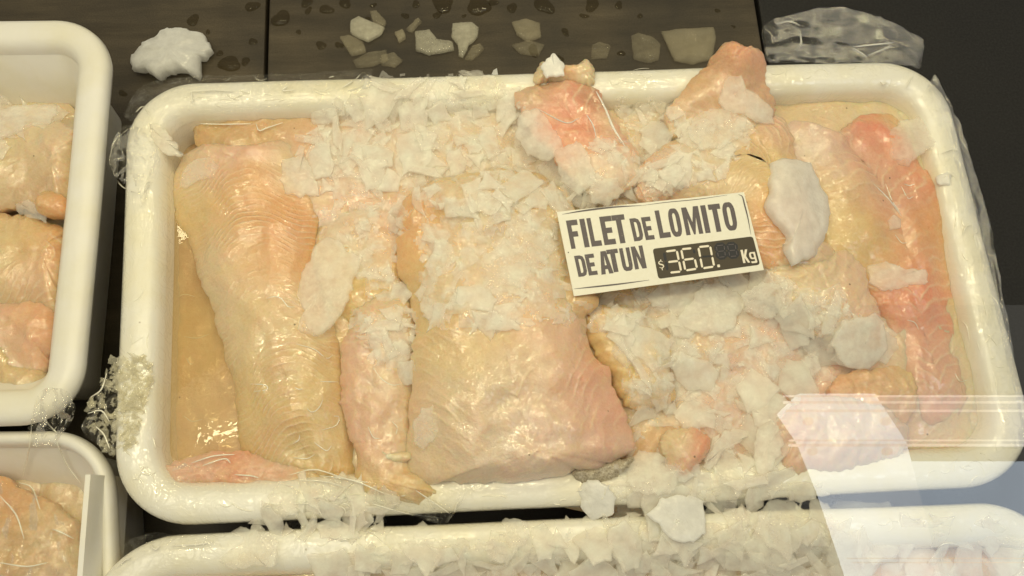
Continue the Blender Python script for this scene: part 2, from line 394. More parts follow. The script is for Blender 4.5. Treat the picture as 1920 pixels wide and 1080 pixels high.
# pigments (linear)
PALE = (.74, .60, .41); CREAM = (.76, .65, .44); YEL = (.72, .53, .24); AMB = (.62, .40, .17); ORG = (.80, .42, .17)
PINK = (.79, .51, .39); ROSE = (.77, .38, .28); RED = (.80, .24, .14); LILAC = (.72, .58, .50); BRN = (.45, .28, .15); SAL = (.80, .33, .19)
exec_later = []

# --- bottom layer inside the large tray
fillet('smooth amber fillet lying low along the left wall of the large tray', [(290,330),(420,270),(520,400),(560,700),(560,930),(300,925),(285,700)], [(400,380),(420,850)], 4.0, .7,
       [(330,500,50,BRN),(370,600,60,YEL),(370,720,60,YEL),(400,820,50,AMB),(330,850,60,YEL)], 'flesh_smooth', lump=.25)
fillet('pale buried fillet under the ice at the top left of the large tray', [(380,190),(700,170),(1000,180),(1020,480),(700,520),(540,420),(400,330)], [(520,330),(900,330)], 5.0, .9,
       [(500,260,80,AMB),(650,350,100,PINK),(800,300,100,PALE),(900,430,80,YEL)], 'flesh', lump=.3)
fillet('yellow buried fillet under the middle of the large tray', [(560,420),(1000,380),(1300,420),(1300,940),(1000,945),(640,940),(580,700)], [(700,650),(1200,650)], 4.8, .8,
       [(680,600,120,YEL),(900,700,150,PALE),(1200,650,100,YEL)], 'flesh', lump=.3)
fillet('buried cream fillet under the top right of the large tray', [(1000,190),(1400,175),(1705,185),(1775,450),(1500,520),(1050,480)], [(1150,330),(1680,330)], 5.0, .9,
       [(1200,300,120,PALE),(1500,350,120,PALE),(1700,250,80,CREAM)], 'flesh', lump=.3)
fillet('buried yellow-pink fillet in the lower right corner of the large tray', [(1120,480),(1500,450),(1780,450),(1840,835),(1600,880),(1150,915)], [(1260,700),(1760,700)], 5.0, .8,
       [(1180,650,80,YEL),(1500,800,120,PINK),(1800,750,90,CREAM),(1830,560,50,YEL)], 'flesh', lump=.3)
# --- upper layers
fillet('long left fillet with an orange band and fine ribs', [(352,285),(400,268),(470,272),(545,262),(585,300),(600,400),(590,500),(630,620),(650,760),(668,905),(560,915),(462,870),(436,720),(402,600),(372,520),(356,455),(330,420),(320,350)], [(455,310),(480,450),(530,650),(580,860)], 5.2, 1.15,
       [(360,330,40,PALE),(370,420,45,YEL),(450,290,50,PINK),(485,370,45,ORG),(520,450,50,ORG),(535,520,50,ORG),(560,320,35,PALE),(430,400,40,YEL),(440,520,60,PALE),(520,700,80,YEL),(560,600,60,PALE),(440,640,50,PALE),(580,830,70,YEL),(640,800,30,PALE)], 'flesh_rib', chev=-.45,
       zpts=[(450,280,5.3),(340,400,4.9),(480,500,5.6),(560,700,5.6),(560,900,4.9),(640,600,5.4)], rag=.10)
fillet('pink crumpled wrapped piece of fish in the bottom left corner of the large tray', [(300,880),(360,852),(450,848),(560,868),(680,905),(740,945),(600,938),(400,918),(318,908)], [(370,885),(600,905)], 5.6, .5,
       [(350,880,40,PINK),(440,895,40,SAL),(520,890,40,PINK),(620,910,40,YEL),(700,930,40,YEL)], 'flesh_smooth', lump=.3, rag=.16)
fillet('narrow folded pink strip of fish left of the big pale fillet', [(645,640),(690,560),(760,560),(785,640),(775,760),(768,830),(772,880),(800,905),(830,930),(760,948),(690,948),(660,905),(668,850),(640,760)], [(710,600),(700,760),(700,900)], 5.7, .85,
       [(670,700,50,PINK),(720,620,50,PALE),(750,700,40,PALE),(690,820,40,PINK),(700,920,40,YEL),(760,800,30,PALE)], 'flesh', chev=.3, zpts=[(700,580,5.9),(700,750,5.8),(700,900,5.9),(800,930,6.4)])
fillet('small curled fish scrap beside the big pale fillet', [(706,835),(730,850),(765,848),(770,862),(735,868),(705,855)], [(720,852),(758,857)], 6.5, .22, [(730,850,40,CREAM)], 'flesh_smooth', rag=.04, lump=.05, thick=.4, N=60, K=10)
fillet('flat yellow-orange fillet under the ice left of the middle', [(600,420),(700,380),(770,400),(760,560),(740,640),(640,600),(590,520)], [(660,450),(690,570)], 5.3, .7,
       [(620,420,50,PALE),(700,520,60,YEL),(740,450,40,ORG)], 'flesh')
fillet('big pale fillet bulging in the centre with a pink lower right end', [(745,500),(742,430),(770,365),(850,330),(980,320),(1070,370),(1090,480),(1092,600),(1110,660),(1150,710),(1180,790),(1186,830),(1150,868),(1080,885),(1010,900),(930,905),(850,905),(790,903),(762,870),(765,800),(770,700),(778,600)], [(880,420),(930,600),(965,740),(1000,850)], 6.3, 1.5,
       [(760,440,40,ORG),(780,400,30,ORG),(860,400,60,YEL),(900,520,80,YEL),(1020,520,60,PALE),(960,600,50,PINK),(850,620,60,YEL),(900,720,80,PALE),(800,850,60,PALE),(960,840,80,LILAC),(1100,700,40,PINK),(1115,690,22,SAL),(1040,640,35,PINK),(1130,790,60,ROSE),(1060,860,50,LILAC),(1170,830,25,LILAC)], 'flesh', chev=.9,
       zpts=[(760,450,5.9),(900,380,6.3),(1080,480,6.2),(1000,650,6.7),(900,760,6.9),(800,880,6.2),(1000,890,6.5),(1170,820,6.5)], lump=.30, pw=3.2)
fillet('curled orange flap of fish rising beside the lower left of the price card', [(1085,500),(1120,560),(1100,600),(1088,660),(1050,690),(1005,670),(1010,600),(1050,520)], [(1080,540),(1045,650)], 6.7, .5, [(1090,580,30,AMB),(1040,640,40,PINK),(1080,530,40,AMB)], 'flesh', lump=.15, N=100, K=14)
fillet('raised rose red fillet at the top middle of the large tray', [(970,180),(1000,160),(1045,148),(1085,150),(1112,165),(1150,215),(1180,265),(1196,310),(1190,350),(1130,370),(1060,320),(1005,250),(975,215)], [(1035,200),(1110,260),(1150,320)], 6.7, .5,
       [(1000,175,25,AMB),(1000,200,35,LILAC),(1040,190,30,ROSE),(1080,235,55,RED),(1110,180,20,BRN),(1130,230,20,CREAM),(1150,300,40,PINK),(1180,330,45,PALE),(1100,340,40,CREAM),(1060,250,30,SAL)], 'flesh', zpts=[(1000,180,6.6),(1100,170,6.7),(1180,330,6.6),(1050,280,6.7)], lump=.2)
fillet('small yellow fat lump on the top rim beside the rose red fillet', [(1005,130),(1020,110),(1060,122),(1098,118),(1115,140),(1110,160),(1060,152),(1020,156),(1003,150)], [(1025,135),(1095,140)], 6.8, .45, [(1020,135,30,CREAM),(1050,140,18,ORG),(1090,135,30,CREAM)], 'flesh_smooth', N=80, K=12, thick=.5)
fillet('tail end of a fillet sticking up over the top rim', [(1250,215),(1285,170),(1310,140),(1340,105),(1372,82),(1410,88),(1432,110),(1442,160),(1452,215),(1420,260),(1340,275),(1270,260)], [(1380,115),(1370,170),(1350,230)], 7.6, .55,
       [(1310,165,25,AMB),(1360,110,35,(.62,.36,.20)),(1400,100,30,SAL),(1420,140,35,(.70,.44,.30)),(1340,190,40,PINK),(1440,190,20,BRN),(1330,240,50,PALE)], 'flesh', zpts=[(1380,95,8.3),(1300,160,7.1),(1440,200,6.8),(1330,250,6.3)], lump=.25)
fillet('ribbed yellow and pink fillet behind the large ice flake', [(1195,330),(1260,260),(1380,240),(1425,215),(1470,235),(1490,290),(1520,380),(1560,470),(1575,520),(1480,530),(1400,470),(1300,390),(1210,380)], [(1300,320),(1420,310),(1500,460)], 6.4, .85,
       [(1400,300,50,YEL),(1420,330,40,YEL),(1440,250,35,PINK),(1300,330,60,PALE),(1470,430,50,ORG),(1540,480,50,PALE),(1220,350,40,PINK)], 'flesh_rib', zpts=[(1220,350,6.6),(1420,250,6.7),(1420,350,6.9),(1540,500,6.4)])
fillet('pale cream belly piece along the top rim at the right', [(1500,215),(1560,200),(1640,205),(1735,195),(1745,250),(1640,275),(1540,270),(1500,240)], [(1550,230),(1700,230)], 4.9, .55, [(1560,225,60,CREAM),(1700,215,50,CREAM)], 'flesh_smooth')
fillet('long right fillet with bright red and orange patches', [(1478,232),(1560,245),(1600,225),(1640,212),(1690,225),(1720,300),(1760,340),(1784,430),(1790,540),(1800,640),(1815,760),(1740,800),(1690,720),(1660,620),(1610,540),(1545,460),(1520,370),(1480,290)], [(1580,270),(1660,380),(1700,520),(1750,740)], 5.6, .7,
       [(1500,260,40,LILAC),(1560,290,50,LILAC),(1640,240,30,RED),(1625,265,28,RED),(1600,300,35,SAL),(1680,235,18,YEL),(1570,400,50,YEL),(1640,370,40,PINK),(1690,400,45,(.66,.28,.13)),(1720,330,40,SAL),(1640,480,40,YEL),(1740,440,40,ORG),(1700,500,40,SAL),(1740,560,40,RED),(1720,620,50,SAL),(1740,700,50,PINK),(1650,400,30,ROSE),(1780,500,30,YEL)], 'flesh', chev=.5,
       zpts=[(1500,250,6.2),(1640,230,5.6),(1560,420,6.2),(1700,450,5.7),(1780,500,5.2),(1740,700,5.4)], lump=.3)
fillet('yellow wrapped edge of fish against the right wall', [(1770,500),(1800,520),(1830,600),(1850,760),(1835,820),(1775,800),(1765,640)], [(1815,560),(1830,770)], 5.0, .5, [(1810,540,30,YEL),(1840,640,50,CREAM),(1820,760,50,PALE)], 'flesh_smooth', lump=.3, rag=.18)
fillet('smooth rounded pink-beige fillet right below the price card', [(1440,500),(1520,480),(1590,475),(1625,520),(1650,600),(1640,660),(1560,640),(1470,580)], [(1510,520),(1600,590)], 6.5, .7, [(1540,510,60,PALE),(1600,540,40,PINK),(1500,560,40,PALE)], 'flesh', lump=.15)
fillet('glossy yellow fillet right of the central fillet', [(1085,590),(1150,570),(1230,600),(1260,700),(1250,760),(1170,760),(1140,700),(1110,660)], [(1150,620),(1200,710)], 5.9, .7, [(1150,640,50,YEL),(1200,700,40,YEL),(1210,620,40,CREAM)], 'flesh_smooth', lump=.3)
fillet('orange fillet edge sticking out at the right of the lower ice heap', [(1560,720),(1600,695),(1660,690),(1712,700),(1720,740),(1690,800),(1600,800),(1560,770)], [(1600,740),(1690,735)], 6.1, .3, [(1620,720,40,ORG),(1690,720,40,YEL),(1640,780,50,PINK)], 'flesh')
fillet('broad lilac-pink fillet end near the lower right rim', [(1440,780),(1500,745),(1560,738),(1640,750),(1700,800),(1690,850),(1620,880),(1520,895),(1470,900),(1450,850)], [(1500,810),(1630,810)], 6.2, .8, [(1480,850,40,PINK),(1540,790,60,LILAC),(1640,810,60,LILAC)], 'flesh')
fillet('small rounded orange-pink fish end poking out of the ice above the bottom rim', [(1238,820),(1260,805),(1300,810),(1325,835),(1320,870),(1285,895),(1255,880),(1240,850)], [(1270,835),(1290,865)], 6.6, .4, [(1250,830,25,CREAM),(1310,840,25,SAL),(1280,880,25,PINK)], 'flesh_smooth', N=90, K=14)
# grey skin scrap
o = fillet('strip of speckled grey skin under the right end of the central fillet', [(1075,885),(1120,868),(1165,858),(1190,860),(1175,885),(1140,905),(1095,905)], [(1100,893),(1165,872)], 6.45, .25, [(1100,890,40,PALE)], 'skin', name='fish_skin', N=90, K=10, thick=.4, rag=.12, group='', cat='fish skin')
# --- left tray
fillet('large pale fillet with a hole in the upper left tray', [(-200,210),(0,215),(80,225),(140,240),(150,300),(140,380),(120,402),(60,395),(0,392),(-200,400)], [(-100,300),(110,310)], 5.0, 1.0,
       [(30,260,60,CREAM),(100,280,60,PALE),(20,330,40,YEL),(100,370,30,AMB),(60,370,50,PALE)], 'flesh', chev=1.2, zpts=[(0,230,5.4),(100,300,5.6),(100,390,5.2)], lump=.3)
fillet('small orange fold of flesh in the hole of the upper left fillet', [(68,375),(85,358),(112,362),(128,385),(118,402),(75,400)], [(85,380),(112,385)], 5.9, .4, [(80,375,20,AMB),(110,385,20,ORG)], 'flesh_smooth', N=60, K=10, rag=.03)
fillet('orange fillet with broad pale streaks in the left tray', [(-200,400),(0,395),(70,410),(118,430),(120,500),(105,580),(60,570),(0,575),(-200,590)], [(-100,480),(90,480)], 5.0, .85,
       [(30,440,50,YEL),(90,470,40,ORG),(40,520,50,YEL),(70,525,26,PINK),(0,500,60,CREAM)], 'flesh_rib', chev=.8)
fillet('glossy pink fillet at the bottom of the left tray', [(-200,560),(0,565),(60,560),(108,575),(105,640),(80,700),(20,720),(-200,740)], [(-100,640),(70,620)], 4.8, .9,
       [(20,600,50,PINK),(70,620,40,ORG),(80,670,40,PINK),(20,680,40,CREAM)], 'flesh_smooth', lump=.35)
fillet('yellowish wrapped scrap of fish in the bottom corner of the left tray', [(-100,650),(0,640),(40,680),(80,700),(70,740),(0,770),(-100,780)], [(-50,710),(50,720)], 4.9, .7, [(0,690,50,YEL),(50,720,40,PALE)], 'flesh_smooth', lump=.35)
fillet('pale hidden layer of fish at the base of the left tray', [(-400,200),(120,190),(150,400),(120,700),(0,770),(-400,780)], [(-200,450),(20,480)], 3.4, .8, [(0,400,200,PALE)], 'flesh', lump=.3)
# --- lower-left tray
fillet('orange-brown wrapped fillet in the lower left tray', [(-200,900),(-20,890),(60,925),(120,960),(145,1020),(140,1120),(-200,1200)], [(-100,1020),(80,1040)], 4.6, .9, [(20,950,50,ORG),(50,1020,50,AMB),(110,1000,40,CREAM),(110,1060,40,CREAM),(0,990,60,AMB)], 'flesh_smooth', lump=.45)
fillet('pale layer of fish filling the base of the lower left tray', [(-200,880),(120,890),(200,960),(205,1300),(-200,1300)], [(-50,1000),(90,1150)], 3.4, .5, [(50,1000,200,PALE)], 'flesh', lump=.3)
# --- bottom tray base
fillet('broad beige fillet under the ice of the bottom tray at its left', [(230,1060),(500,1025),(800,1020),(1060,1015),(1080,1400),(250,1450)], [(450,1150),(900,1140)], 4.8, .9, [(400,1060,200,YEL),(700,1060,200,PALE)], 'flesh', lump=.35)
fillet('broad beige fillet under the ice of the bottom tray at its right', [(1000,1020),(1400,1000),(1800,985),(1960,1010),(2000,1400),(1000,1400)], [(1200,1130),(1800,1110)], 4.8, .9, [(1200,1050,200,PALE),(1600,1050,200,AMB)], 'flesh', lump=.35)

# thin white sinew lines on the rose fillet etc. are in the flesh itself; loose membranes:
def membrane(word_, pts, rad):
    par = [o for o in SURF if word_ in o.get('label', '')][0]
    bv = BVHTree.FromPolygons([tuple(v.co) for v in par.data.vertices], [tuple(p.vertices) for p in par.data.polygons])
    out = []
    for px, py in cr_open([np.array(q, float) for q in pts], 14):
        d = ray(px, py); h = bv.ray_cast(Vector(CAM*S)-par.location, Vector(d).normalized())
        if h[0] is not None: out.append(np.array(h[0]+par.location)/S+np.array([0, 0, rad*.2]))
    if len(out) > 3:
        V, F = tube(out, rad, 6); mesh('membrane', V, F, M['membrane'], par)
t = NT('white_membrane'); M['membrane'] = t.done(t.pr(base=(.86, .80, .72, 1), rough=.3, sss=.5, rad=(.8, .6, .5), ss=.003, coat=1.0, crough=.1))
membrane('rose red', [(1118,172),(1135,205),(1150,240),(1172,275)], .07)
membrane('rose red', [(1100,215),(1112,235),(1118,258)], .035)
membrane('rose red', [(1010,205),(1060,230),(1085,222)], .03)
membrane('big pale fillet', [(1085,738),(1100,733),(1120,748),(1148,754)], .045)
membrane('big pale fillet', [(1158,752),(1172,785),(1182,822)], .07)
membrane('big pale fillet', [(975,640),(1010,628),(1032,600)], .05)
membrane('long right fillet', [(1638,345),(1665,372),(1690,405)], .03)
# ------------------------------------------------------------------ surface height grid
GX0, GY0, GS, GW, GH = -34., -24., .15, 460, 300
def build_grid():
    Vs = []; Fs = []; off = 0
    for o in SURF:
        org = np.array(o.parent.location if o.parent else o.location)/S
        me = o.data; n = len(me.vertices); co = np.empty(n*3); me.vertices.foreach_get('co', co)
        Vs.append(co.reshape(-1, 3)/S+org)
        Fs += [[v+off for v in p.vertices] for p in me.polygons]; off += n
    bv = BVHTree.FromPolygons(np.vstack(Vs).tolist(), Fs)
    G = np.zeros((GH, GW))
    dn = Vector((0, 0, -1))
    for j in range(GH):
        for i in range(GW):
            h = bv.ray_cast(Vector((GX0+(i+.5)*GS, GY0+(j+.5)*GS, 20)), dn)
            G[j, i] = h[0].z if h[0] is not None else 0
    return G
G = build_grid()
def gz(x, y, g=None):
    g = G if g is None else g
    i = min(max(int((x-GX0)/GS), 0), GW-1); j = min(max(int((y-GY0)/GS), 0), GH-1); return g[j, i]
def onsurf(px, py):
    z = 6.0
    for _ in range(8):
        p = P(px, py, z); z = z*.4+.6*gz(p[0], p[1])
    return P(px, py, z)

# ------------------------------------------------------------------ ice flakes
def flake_outline(r, aspect=None, n=60, kind=0):
    k = r.choice([3, 4, 4, 5, 5, 6, 7]); a0 = r.random()*6.28
    asp = aspect or r.choice([.5, .6, .7, .8, .9, 1.0])
    C = []
    for i in range(k):
        a = a0+2*math.pi*(i+r.uniform(-.30, .30))/k; rr = r.uniform(.55, 1.2)
        C.append(np.array([rr*math.cos(a), rr*math.sin(a)*asp]))
    pts = []
    for i in range(k):
        a, b = C[i], C[(i+1) % k]; m = max(3, int(n*np.linalg.norm(b-a)/5.2))
        bow = r.uniform(-.10, .05); nr = np.array([(b-a)[1], -(b-a)[0]])
        for j in range(m):
            t = j/m; q = a+(b-a)*t+nr*bow*math.sin(math.pi*t)
            q = q*(1+.16*fbm(q[0]*2.2+a0*9, q[1]*2.2, a0, 6))
            pts.append(q)
    return np.array(pts)
def flake_mesh(outline, th, curve, r, rings=4, seed=0, lumpy=.03):
    """curved thin shell; outline Nx2 (cm). returns V,F"""
    n = len(outline); c = outline.mean(0); rad = np.abs(outline-c).max()+1e-6
    ca = r.uniform(0, 6.28); V = []; F = []
    def zc(p):
        u = ((p[0]-c[0])*math.cos(ca)+(p[1]-c[1])*math.sin(ca))/rad
        return curve*(.5-u*u)*rad + lumpy*rad*fbm(p[0]*1.6/rad+seed, p[1]*1.6/rad, 0, 4)
    sc_ = [.0, .35, .68, .93, 1.0]
    V.append((c[0], c[1], zc(c)+th/2))
    for s_ in sc_[1:]:
        for q in outline:
            p = c+(q-c)*s_; e = th/2*(1 if s_ < .9 else (.85 if s_ < .99 else .35)); V.append((p[0], p[1], zc(p)+e))
    nb = len(V)
    for s_ in (1.0, .9):
        for q in outline:
            p = c+(q-c)*s_; V.append((p[0], p[1], zc(p)-th/2*(.4 if s_ > .95 else 1)))
    V.append((c[0], c[1], zc(c)-th/2))
    for k in range(n): F.append((0, 1+k, 1+(k+1) % n))
    for l in range(5):
        b0 = 1+l*n
        for k in range(n): F.append((b0+k, b0+n+k, b0+n+(k+1) % n, b0+(k+1) % n))
    lb = 1+5*n
    for k in range(n): F.append((lb+k, len(V)-1, lb+(k+1) % n))
    return np.array(V), F
def thick_pat(V):
    n = (len(V)-2)//6
    return [1.0]+[1.0]*n+[.95]*n+[.65]*n+[.08]*n+[.08]*n+[.65]*n+[1.0]
def set_thick(me, arr): me.attributes.new('thick', 'FLOAT', 'POINT').data.foreach_set('value', arr)
LIB = []
for i in range(26):
    r = random.Random(100+i); asp = [None, None, .28, None][i % 4]
    V, F = flake_mesh(flake_outline(r, asp), r.uniform(.05, .12), r.uniform(-.10, .22), r, seed=i*3.1)
    me = bpy.data.meshes.new('ice_flake'); me.from_pydata((V*S).tolist(), [], F); me.materials.append(M['ice']); me.polygons.foreach_set('use_smooth', [True]*len(me.polygons))
    set_thick(me, thick_pat(V)); LIB.append((me, V, F))
def settle(V, x, y, rot, scl, r, tiltj=.18, pct=60, maxtilt=.7):
    """rest a shell on the height grid; returns matrix (rotation, cm position)"""
    c, s = math.cos(rot), math.sin(rot)
    X = x+scl*(V[:, 0]*c-V[:, 1]*s); Y = y+scl*(V[:, 0]*s+V[:, 1]*c)
    idx = list(range(0, len(V), max(1, len(V)//60)))
    pts = np.array([(X[i]-x, Y[i]-y, gz(X[i], Y[i])) for i in idx])
    A = np.c_[pts[:, 0], pts[:, 1], np.ones(len(pts))]
    a, b, c0 = np.linalg.lstsq(A, pts[:, 2], rcond=None)[0]
    a = max(-maxtilt, min(maxtilt, a))*.9+r.gauss(0, tiltj*.6); b = max(-maxtilt, min(maxtilt, b))*.9+r.gauss(0, tiltj*.6)
    res = pts[:, 2]-(a*pts[:, 0]+b*pts[:, 1]); c0 = np.percentile(res, pct)+.03
    nv = Vector((-a, -b, 1)).normalized(); q = Vector((0, 0, 1)).rotation_difference(nv)
    R = q.to_matrix() @ Matrix.Rotation(rot, 3, 'Z')
    W = (np.array(R) @ (V*scl).T).T+np.array([x, y, c0])
    for p in W:
        i = int((p[0]-GX0)/GS); j = int((p[1]-GY0)/GS)
        if 0 <= i < GW and 0 <= j < GH: G[j, i] = max(G[j, i], p[2])
    # fill between
    for k in range(0, len(W)-1):
        p = (W[k]+W[(k*7) % len(W)])/2
        i = int((p[0]-GX0)/GS); j = int((p[1]-GY0)/GS)
        if 0 <= i < GW and 0 <= j < GH: G[j, i] = max(G[j, i], p[2]-.03)
    return R, c0, W
def inside(p, poly):
    c = False; n = len(poly); x, y = p
    for i in range(n):
        x1, y1 = poly[i]; x2, y2 = poly[i-1]
        if (y1 > y) != (y2 > y) and x < (x2-x1)*(y-y1)/(y2-y1)+x1: c = not c
    return c
def sample(poly, n, r, mind):
    xs = [p[0] for p in poly]; ys = [p[1] for p in poly]; out = []; tries = 0
    while len(out) < n and tries < n*60:
        tries += 1; q = (r.uniform(min(xs), max(xs)), r.uniform(min(ys), max(ys)))
        if inside(q, poly) and all((q[0]-a)**2+(q[1]-b)**2 > mind*mind for a, b in out): out.append(q)
        elif tries % 40 == 0: mind *= .95
    return out
ICE_GROUP = 'loose ice flakes'
def put_flakes(poly, n, smin, smax, label, seed, group, mind=20, tilt=.2, bury=72, order=True):
    r = random.Random(seed); pts = sample(poly, n, r, mind); tilt *= .45; bury -= 25
    for (px, py) in pts:
        p = onsurf(px, py); me, V, F = r.choice(LIB); s_ = smin+(smax-smin)*r.random()**1.7
        R, c0, W = settle(V, p[0], p[1], r.uniform(0, 6.28), s_, r, tilt, bury)
        o = bpy.data.objects.new('ice_flake', me); COL.objects.link(o)
        o.matrix_world = Matrix.Translation(Vector((p[0], p[1], c0))*S) @ R.to_4x4() @ Matrix.Scale(s_, 4)
        tag(o, label, 'ice flake', group)
def stuff_flakes(zones, seed, label):
    r = random.Random(seed); VV = []; FF = []; off = 0; TK = []
    for poly, n, smin, smax, bury in zones:
        # packed slush under the loose pieces
        ids = {}; Vb = []; Fb = []
        x0, x1 = min(q[0] for q in poly)-30, max(q[0] for q in poly)+30; y0, y1 = min(q[1] for q in poly)-30, max(q[1] for q in poly)+30
        st = 5; nx = int((x1-x0)/st); ny = int((y1-y0)/st); Gs = G.copy()
        for _ in range(3): Gs = (Gs+np.roll(Gs, 1, 0)+np.roll(Gs, -1, 0)+np.roll(Gs, 1, 1)+np.roll(Gs, -1, 1))/5
        for j in range(ny):
            for i in range(nx):
                px, py = x0+i*st, y0+j*st
                qx = px+26*fbm(px*.03, py*.03, seed)+9*fbm(px*.11, py*.11, 2); qy = py+26*fbm(py*.03, px*.03, seed+3)+9*fbm(py*.11, px*.11, 5)
                if not inside((qx, qy), poly): continue
                p = onsurf(px, py); z = gz(p[0], p[1], Gs)+.06+.16*abs(fbm(p[0]*1.3, p[1]*1.3, 4, 5))+.07*fbm(p[0]*4, p[1]*4, 9)
                ids[(i, j)] = len(Vb); Vb.append((p[0], p[1], z))
        for (i, j), k in ids.items():
            if (i+1, j) in ids and (i, j+1) in ids and (i+1, j+1) in ids: Fb.append([k, ids[(i, j+1)], ids[(i+1, j+1)], ids[(i+1, j)]])
        VV.append(np.array(Vb)); FF += [[v+off for v in f] for f in Fb]; off += len(Vb); TK += [.55+.4*fbm(v[0]*1.2, v[1]*1.2, 3) for v in Vb]
        for (px, py) in sample(poly, n, r, 10):
            p = onsurf(px, py); me, V, F = r.choice(LIB); s_ = smin+(smax-smin)*r.random()**1.5
            R, c0, W = settle(V, p[0], p[1], r.uniform(0, 6.28), s_, r, .13, bury-18)
            VV.append(W); FF += [[v+off for v in f] for f in F]; off += len(W); TK += thick_pat(W)
    o = mesh('crushed_ice', np.vstack(VV), FF, M['ice']); set_thick(o.data, TK); tag(o, label, 'crushed ice', kind='stuff'); return o
ZT = [(560,290),(600,215),(680,165),(780,150),(880,140),(945,150),(990,215),(1050,310),(1130,365),(1110,395),(1040,400),(900,400),(800,390),(740,350),(640,385),(590,350)]
ZM = [(800,400),(960,390),(1045,400),(1060,500),(1070,600),(960,610),(820,610),(780,520)]
ZR = [(1160,180),(1250,200),(1320,240),(1400,225),(1400,290),(1330,345),(1240,355),(1190,330)]
ZL = [(1150,600),(1220,560),(1330,520),(1450,520),(1560,560),(1660,600),(1670,650),(1560,700),(1470,740),(1460,800),(1450,880),(1340,885),(1330,820),(1240,800),(1180,830),(1170,740),(1180,700)]
ZB = [(1180,850),(1350,900),(1540,905),(1580,990),(1560,1075),(1300,1060),(1100,1030),(1150,930)]
ZT4 = [(620,1050),(800,1010),(900,1020),(1100,1000),(1300,1010),(1560,1010),(1620,1085),(1600,1130),(600,1130)]
ZS = [(660,590),(760,570),(780,650),(770,700),(700,680)]
ZC = [(1130,250),(1180,270),(1240,330),(1300,350),(1240,372),(1130,390),(1060,390),(1040,340)]
ZE = [(1060,560),(1140,560),(1240,540),(1340,515),(1440,500),(1460,560),(1300,600),(1180,640),(1110,620)]
ZN = [(590,400),(640,385),(740,380),(775,395),(745,470),(760,560),(690,560),(660,480),(600,450)]
ZG = [(520,940),(640,905),(740,940),(730,1000),(640,1010),(500,1000)]
stuff_flakes([(ZT, 300, .18, .85, 60), (ZM, 120, .18, .7, 50), (ZC, 50, .2, .7, 50), (ZE, 70, .2, .7, 55), (ZN, 50, .18, .6, 50), (ZR, 140, .2, .7, 55), (ZL, 300, .18, .8, 62), (ZB, 90, .35, 1.0, 66), (ZT4, 220, .4, 1.1, 62), (ZS, 35, .3, .8, 50), (ZG, 46, .4, .9, 70)], 5,
             'small broken ice shards packed between the larger ice flakes')
put_flakes(ZT, 62, .9, 1.7, 'ice flake in the heap along the top middle of the large tray', 11, 'ice flakes heaped at the top middle', 34, .2, 75)
put_flakes(ZM, 22, .8, 1.5, 'ice flake frozen flat on the pale fish left of the price card', 12, 'ice flakes on the central fillet', 34, .05, 45)
put_flakes(ZC, 10, .7, 1.2, 'ice flake between the rose red fillet and the top of the price card', 22, 'ice flakes above the price card', 30, .1, 60)
put_flakes(ZE, 12, .7, 1.3, 'ice flake tucked along the lower edge of the price card', 23, 'ice flakes along the lower edge of the card', 30, .1, 60)
put_flakes(ZN, 12, .5, 1.0, 'ice flake on the flat yellow-orange fillet left of the heap', 21, 'ice flakes on the flat orange fillet', 30, .1, 60)
put_flakes(ZR, 18, .7, 1.2, 'ice flake in the small heap between the rose fillet and the raised tail', 13, 'ice flakes in the small top right heap', 26, .2)
put_flakes(ZL, 62, .8, 1.7, 'ice flake in the heap below and right of the price card', 14, 'ice flakes heaped at the lower right', 34, .22, 75)
put_flakes(ZB, 32, .9, 1.8, 'ice flake lying over the bottom rim right of the middle', 15, 'ice flakes over the bottom rim', 40, .15, 75)
put_flakes(ZT4, 60, .9, 1.9, 'ice flake in the tray along the bottom edge', 16, 'ice flakes in the bottom tray', 36, .18, 75)
put_flakes(ZS, 7, .7, 1.2, 'ice flake on the folded pink strip of fish', 17, 'ice flakes on the pink strip', 30, .1, 60)
put_flakes(ZG, 12, .8, 1.5, 'ice flake bridging the gap below the bottom rim at the left', 18, 'ice flakes bridging the bottom gap', 34, .1, 80)

